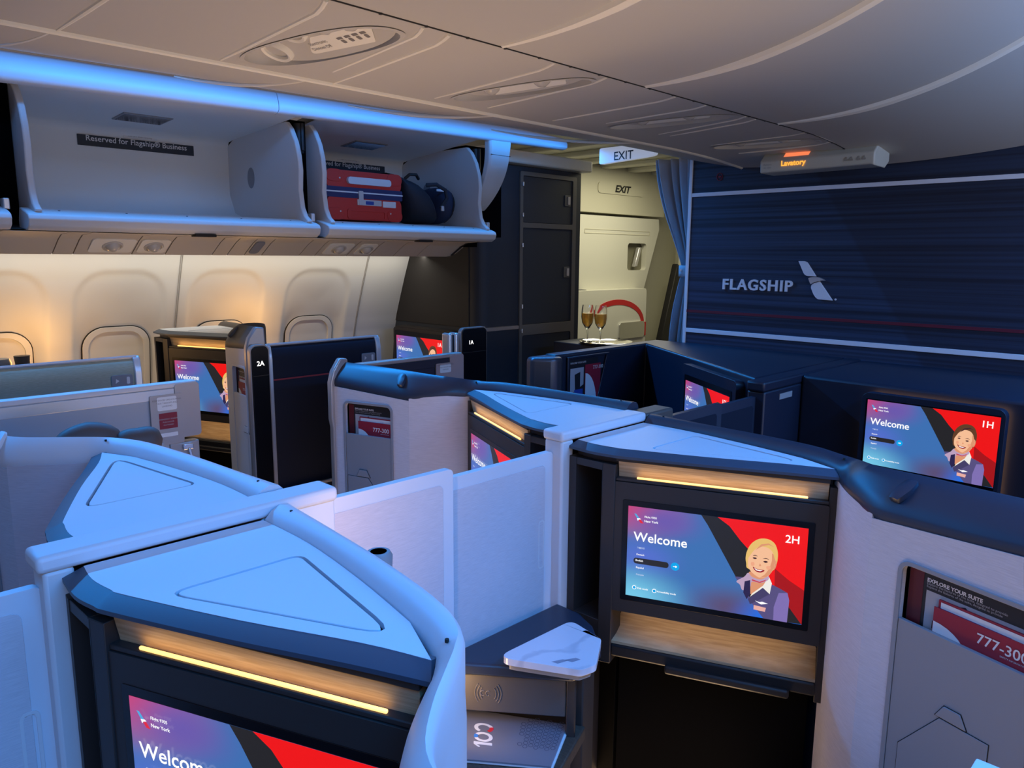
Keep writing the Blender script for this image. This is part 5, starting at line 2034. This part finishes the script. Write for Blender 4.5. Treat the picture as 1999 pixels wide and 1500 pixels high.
def em(u, v):       # emblem close-up coordinates to wall x,z
    return (bx(-0.278 + (u - 1140) * 0.1645 / 468), 1.540 - (v - 145) * 0.169 / 540)


up = curve_pts([em(1140, 145), em(1205, 145), ('q', em(1245, 150), em(1262, 180)), em(1378, 358), em(1275, 356), ('q', em(1235, 350), em(1215, 310))])
lo_ = curve_pts([em(1430, 430), em(1608, 690), em(1435, 682), ('q', em(1395, 670), em(1360, 600)), em(1330, 530), ('q', em(1318, 475), em(1370, 452))])
plate(bm, BFm, up, -0.012, 0.0)
plate(bm, BFm, lo_, -0.012, 0.0)
plate(bm, BFm, [(em(1640, 675)[0] + .0045 * math.cos(k * .6283), em(1640, 675)[1] + .0045 * math.sin(k * .6283)) for k in range(10)], -0.004, 0.0)
emb = obj('wall_emblem', bm, LBLUE, wf_, bev=0.002)
bm = B()
bk_ = curve_pts([em(1290, 385), ('q', em(1330, 365), em(1400, 368)), ('q', em(1450, 375), em(1500, 415)), em(1450, 412), em(1438, 425), ('q', em(1370, 432), em(1325, 470)), ('q', em(1300, 430), em(1290, 385))])
plate(bm, BFm, bk_, -0.016, 0.0)
obj('emblem_beak', bm, METAL, emb, bev=0.003)
bm = B()
cxi, czi = bx(-0.703), 1.939
plate(bm, BFm, [(cxi + 0.016 * math.cos(k * .2618), czi + 0.019 * math.sin(k * .2618)) for k in range(24)], -0.003, 0.0, [[(cxi + 0.0135 * math.cos(k * .2618), czi + 0.0165 * math.sin(k * .2618)) for k in range(24)]])
plate(bm, BFm, [(cxi - .007, czi - .003), (cxi + .002, czi - .003), (cxi + .002, czi - .008), (cxi + .009, czi), (cxi + .002, czi + .008), (cxi + .002, czi + .003), (cxi - .007, czi + .003)], -0.003, 0.0)
obj('round_sign', bm, STKR, wf_)

# curtain gathered with a tieback
t = thing('curtain', 'blue grey curtain gathered by a tieback at the left end of the dark wall', 'curtain', (-1.0, 3.46, 1.0))
bm = B()
secs = []
lev = [(2.06, -1.135, -0.875), (1.95, -1.115, -0.877), (1.80, -1.065, -0.882), (1.66, -1.005, -0.888), (1.55, -0.962, -0.890), (1.50, -0.948, -0.892), (1.47, -0.948, -0.893), (1.40, -0.965, -0.890), (1.25, -0.995, -0.883), (1.05, -1.012, -0.880), (0.60, -1.02, -0.875), (0.05, -1.02, -0.870)]
nf = 72
for z, xl, xr in lev:
    s = []
    w = xr - xl
    for k in range(nf + 1):
        u = k / nf
        amp = 0.032 * min(1, w / 0.15) * (0.7 + 0.3 * math.sin(5 * u + 1.3))
        s.append(Vector((xl + w * u + 0.006 * math.sin(9 * u * 2 + z), 3.485 + amp * math.sin(2 * math.pi * 5 * u + 0.7 * math.sin(3 * z)) - 0.015 * math.cos(2 * math.pi * u), z)))
    secs.append(s)
loft(bm, subdiv(secs, 3), closed=False, caps=False)
co = obj('cloth', bm, CURT, t, smooth=80)
md = co.modifiers.new('thickness', 'SOLIDIFY')
md.thickness = 0.003
bm = B()
loft(bm, [[Vector((-0.92 + 0.044 * math.cos(a), 3.485 + 0.050 * math.sin(a), z)) for a in [k * math.pi / 12 for k in range(24)]] for z in (1.455, 1.475, 1.495, 1.512)], caps=False)
tb = obj('tieback', bm, CURT, t, smooth=80)
tb.modifiers.new('thickness', 'SOLIDIFY').thickness = 0.004
bm = B()
lathe(bm, [(0.0, -0.004), (0.007, -0.003), (0.007, 0.001)], (-0.928, 3.434, 1.487), 12, axis=(0, 1, 0))
obj('snap', bm, METAL, t)

# hanging lavatory sign
t = thing('lavatory_sign', 'beige ceiling sign box with lit amber Lavatory lettering', 'sign', (-0.12, 3.14, 1.95))
bm = B()
LF = Fr((-0.345, 3.085), (0.120, 3.085))
secs = []
for u, dz in ((0.0, 0.004), (0.452, 0.0), (0.466, 0.006)):
    secs.append([LF(u, 0.004, 1.906 - dz + 0.004), LF(u, 0.0, 1.955), LF(u, 0.05, 2.0), LF(u, 0.16, 2.0), LF(u, 0.16, 1.93), LF(u, 0.12, 1.905 - dz + 0.004)])
loft(bm, secs)
obj('housing', bm, CREAM, t, bev=0.006, seg=3)
bm = B()
put_text(bm, LF, 'Lavatory', 0.095, 1.922, width=0.104, height=0.028, v=-0.0015, bold=0.03)
obj('lit_lettering', bm, AMBER, t, smooth=0)
bm = B()
for k in range(1):
    face(bm, [LF(0.097, 0.012, 1.966), LF(0.203, 0.012, 1.966), LF(0.203, 0.034, 1.986), LF(0.097, 0.034, 1.986)])
obj('upper_light', bm, ORNG, t, smooth=0)  # emissive orange patch on the sloped upper face
bm = B()
for k, u in enumerate((0.352, 0.372, 0.40, 0.420)):
    plate(bm, LF, rrect(u, u + 0.014, 1.928, 1.936, 0.002), -0.0012, 0.0008)
    plate(bm, LF, [(u + .007 + .004 * math.cos(q * .785), 1.940 + .004 * math.sin(q * .785)) for q in range(8)], -0.0012, 0.0008)
put_text(bm, LF, 'Return', 0.018, 1.935, width=0.034, v=-0.0012)
put_text(bm, LF, 'to seat', 0.018, 1.923, width=0.034, v=-0.0012)
obj('unlit_pictograms', bm, M('faint_print', (0.36, 0.33, 0.26), 0.6), t, smooth=0)

# hanging exit sign
t = thing('exit_sign', 'pale blue hanging EXIT sign under the ceiling edge', 'sign', (-1.3, 3.46, 2.1))
bm = B()
XF = Fr((-1.497, 3.45), (-1.128, 3.45))
plate(bm, XF, rpoly([(0.0, 2.063), (0.0, 2.15), (0.369, 2.15), (0.369, 2.085), (0.32, 2.079)], 0.014), 0.0, 0.03)
obj('panel', bm, M('lit_sign_white', (0.36, 0.38, 0.40), 0.5, emit=(0.70, 0.78, 1.0), es=0.42), t, bev=0.004)
bm = B()
put_text(bm, XF, 'EXIT', 0.104, 2.077, width=0.128, height=0.045, v=-0.0015, bold=0.01)
obj('lettering', bm, TXTK, t, smooth=0)

# ------------------------------------------------------------------ entry area with the exit door beyond the curtain
bm = B()
box(bm, -2.95, -2.90, 3.90, 6.55, 0.0, 2.5)
wb = struct(obj('wall_entry', bm, CREAM))
DRF = Fr((-2.752, 4.6), (-2.752, 6.2))
dy = lambda y: y - 4.6
d1 = None
bm = B()
plate(bm, DRF, rrect(-0.6, dy(6.0), 1.916, 2.30, 0.01), 0.0, 0.14)
plate(bm, DRF, rrect(dy(5.02), dy(5.66), 2.075, 2.165, 0.03), -0.008, 0.0)
put_text(bm, DRF, 'EXIT', dy(5.245), 2.092, width=0.225, height=0.060, v=-0.0095, mi=1, bold=0.035, shear=0.25)
hd = struct(obj('trim_5', bm, [CREAM, TXTK], smooth=30))
bm = B()
plate(bm, DRF, [(-0.6, 0.02), (-0.6, 1.893), (dy(5.92), 1.893), (dy(5.93), 1.80), (dy(5.66), 1.12), (dy(5.64), 0.02)], 0.0, 0.12, [rrect(dy(5.46), dy(5.74), 1.44, 1.675, 0.03)])
dr = struct(obj('door_1', bm, CREAML, smooth=0))
bm = B()
plate(bm, DRF, [(dy(5.49), 1.44), (dy(5.76), 1.675), (dy(5.77), 1.675), (dy(5.77), 1.44)], 0.05, 0.06)
plate(bm, DRF, rrect(dy(5.44), dy(5.76), 1.42, 1.70, 0.03), 0.055, 0.065)
obj('handle_recess', bm, M('recess_olive', (0.20, 0.19, 0.13), 0.6), dr)
bm = B()
hexa(bm, [DRF(dy(5.56), -0.01, 1.47), DRF(dy(5.60), -0.01, 1.47), DRF(dy(5.60), .03, 1.47), DRF(dy(5.56), .03, 1.47), DRF(dy(5.62), -0.01, 1.64), DRF(dy(5.66), -0.01, 1.64), DRF(dy(5.66), .03, 1.64), DRF(dy(5.62), .03, 1.64)])
obj('door_handle', bm, METAL, dr, bev=0.008)
bm = B()
plate(bm, DRF, rrect(dy(4.86), dy(5.78), 1.745, 1.782, 0.006), -0.003, 0.0, [rrect(dy(4.867), dy(5.773), 1.750, 1.777, 0.004)])
obj('panel_joint', bm, CREAM, dr)
bm = B()
plate(bm, DRF, rrect(dy(4.55), dy(5.61), 0.30, 1.285, 0.03), -0.11, 0.0)
bus = obj('slide_bustle', bm, CREAML, dr, bev=0.02, seg=3)
bm = B()
P = []
arc_o = [(dy(5.18) + 0.40 * math.cos(a), 0.985 + 0.215 * math.sin(a)) for a in [math.radians(180 - 180 * k / 28) for k in range(29)]]
arc_i = [(dy(5.18) + 0.355 * math.cos(a), 0.985 + 0.170 * math.sin(a)) for a in [math.radians(180 * k / 28) for k in range(29)]]
plate(bm, DRF, arc_o + arc_i, -0.113, -0.108)
obj('red_arc', bm, REDP, bus)
bm = B()
plate(bm, DRF, rrect(dy(5.205), dy(5.575), 0.86, 1.0, 0.03), -0.125, -0.108)
obj('viewing_plate', bm, CHROME, bus, bev=0.008)
bm = B()
plate(bm, DRF, rrect(dy(5.585), dy(5.605), 0.87, 0.99, 0.004), -0.118, -0.108)
obj('red_tab', bm, REDP, bus)
bm = B()
box(bm, -2.80, -2.70, 4.60, 4.845, 0.0, 1.29)
struct(obj('trim_6', bm, CLOS, bev=0.004))
# slanted door post beside the curtain
bm = B()
plate(bm, Fr((-2.62, 5.6), (-2.62, 6.4)), [(0.17, 0.60), (0.40, 0.60), (0.55, 1.45), (0.46, 1.50)], 0.0, 0.06)
struct(obj('trim_7', bm, DARK, bev=0.01))
bm = B()
plate(bm, Fr((-2.60, 5.6), (-2.60, 6.4)), [(0.42, 0.60), (0.70, 0.60), (0.85, 2.2), (0.60, 2.2)], 0.0, 0.06)
struct(obj('trim_8', bm, CREAML, bev=0.01))
bm = B()
box(bm, -2.98, -0.5, 3.42, 6.6, 2.305, 2.34)
struct(obj('ceiling_entry', bm, CREAML))
bm = B()
for k in range(6):
    y = 3.98 + 0.36 * k
    box(bm, -2.95, -0.9, y, y + 0.10, 2.270, 2.307)
struct(obj('trim_9', bm, CREAML, bev=0.01))
bm = B()
box(bm, -2.98, 0.0, 6.45, 6.5, 0.0, 2.31)
struct(obj('wall_galley', bm, CREAM))

# champagne tray on the pedestal behind the front row console
t = thing('service_ledge', 'grey service ledge behind the front row console carrying the champagne tray', 'ledge', (-1.55, 3.55, 0))
bm = B()
box(bm, -1.80, -1.25, 3.43, 3.72, 0.0, 1.045)
obj('cabinet', bm, CLOS, t, bev=0.006)
bm = B()
lathe(bm, [(0.0, 1.047), (0.145, 1.047), (0.160, 1.060), (0.157, 1.061), (0.143, 1.051), (0.0, 1.051)], (-1.50, 3.56, 0), 32)
tagm(obj('tray', bm, CHROME, None, loc=(-1.50, 3.56, 1.046), smooth=50), 'round silver tray under the champagne flutes', 'tray')
lamp('tray_spot', 'SPOT', (-1.95, 4.05, 2.05), (-1.55, 3.53, 1.17), 45, (1.0, 0.90, 0.62), 0.03, spread=26)
GLASS = bpy.data.materials.new('clear_glass')
g_, gb = nt(GLASS)
gb.inputs['Base Color'].default_value = (1, 1, 1, 1)
gb.inputs['Roughness'].default_value = 0.03
gb.inputs['Transmission Weight'].default_value = 1.0
gb.inputs['IOR'].default_value = 1.45
CHMP = bpy.data.materials.new('champagne')
g_, gb = nt(CHMP)
gb.inputs['Base Color'].default_value = (1.0, 0.58, 0.08, 1)
gb.inputs['Roughness'].default_value = 0.05
gb.inputs['Transmission Weight'].default_value = 0.5
gb.inputs['IOR'].default_value = 1.33
FL = [((-1.615, 3.525), 'champagne flute at the closet edge, left of two'), ((-1.520, 3.53), 'champagne flute right of the other one before the red arc')]
for (fx, fy), lab in FL:
    t = thing('champagne_flute', lab, 'glass', (fx, fy, 1.052), 'champagne flutes')
    bm = B()
    lathe(bm, [(0.0, 1.0525), (0.030, 1.0525), (0.028, 1.056), (0.005, 1.060), (0.004, 1.125), (0.014, 1.135), (0.032, 1.165), (0.038, 1.20), (0.036, 1.245), (0.031, 1.272),
               (0.0295, 1.272), (0.0345, 1.245), (0.0365, 1.20), (0.0305, 1.167), (0.012, 1.138), (0.0, 1.136)], (fx, fy, 0), 24)
    obj('glass', bm, GLASS, t, smooth=60)
    bm = B()
    lathe(bm, [(0.0, 1.138), (0.0115, 1.1395), (0.030, 1.168), (0.0355, 1.20), (0.035, 1.222), (0.0, 1.222)], (fx, fy, 0), 24)
    obj('champagne', bm, CHMP, t, smooth=60)

# lamps of the window suites that throw the warm pools on the sidewall
t = thing('reading_lamp', 'grey reading lamp in the warm light at the left edge of the photo', 'lamp', (-2.45, 0.72, 1.05))
bm = B()
lathe(bm, [(0.05, 1.02), (0.052, 1.10), (0.046, 1.118), (0.0, 1.12)], (-2.45, 0.70, 0), 26)
obj('lamp_base', bm, GREYP, t)
bm = B()
lathe(bm, [(0.024, 1.07), (0.027, 1.10), (0.030, 1.128), (0.0, 1.130)], (-2.42, 0.785, 0), 26)
obj('lamp_head', bm, TAUPE, t)
bm = B()
box(bm, -2.74, -2.20, 0.45, 1.05, 0.95, 1.02)
box(bm, -2.70, -2.25, 0.50, 1.00, 0.0, 0.95)
tagm(obj('side_ledge', bm, TAUPE, None, bev=0.01, loc=(-2.47, 0.75, 0)), 'window side ledge carrying the grey reading lamp at the left edge', 'ledge')
lamp('lamp_pool_left', 'POINT', (-2.62, 0.90, 1.10), None, 2.2, (1.0, 0.50, 0.13), 0.03)
lamp('lamp_pool_console', 'POINT', (-2.60, 1.95, 1.14), None, 2.0, (1.0, 0.50, 0.13), 0.03)
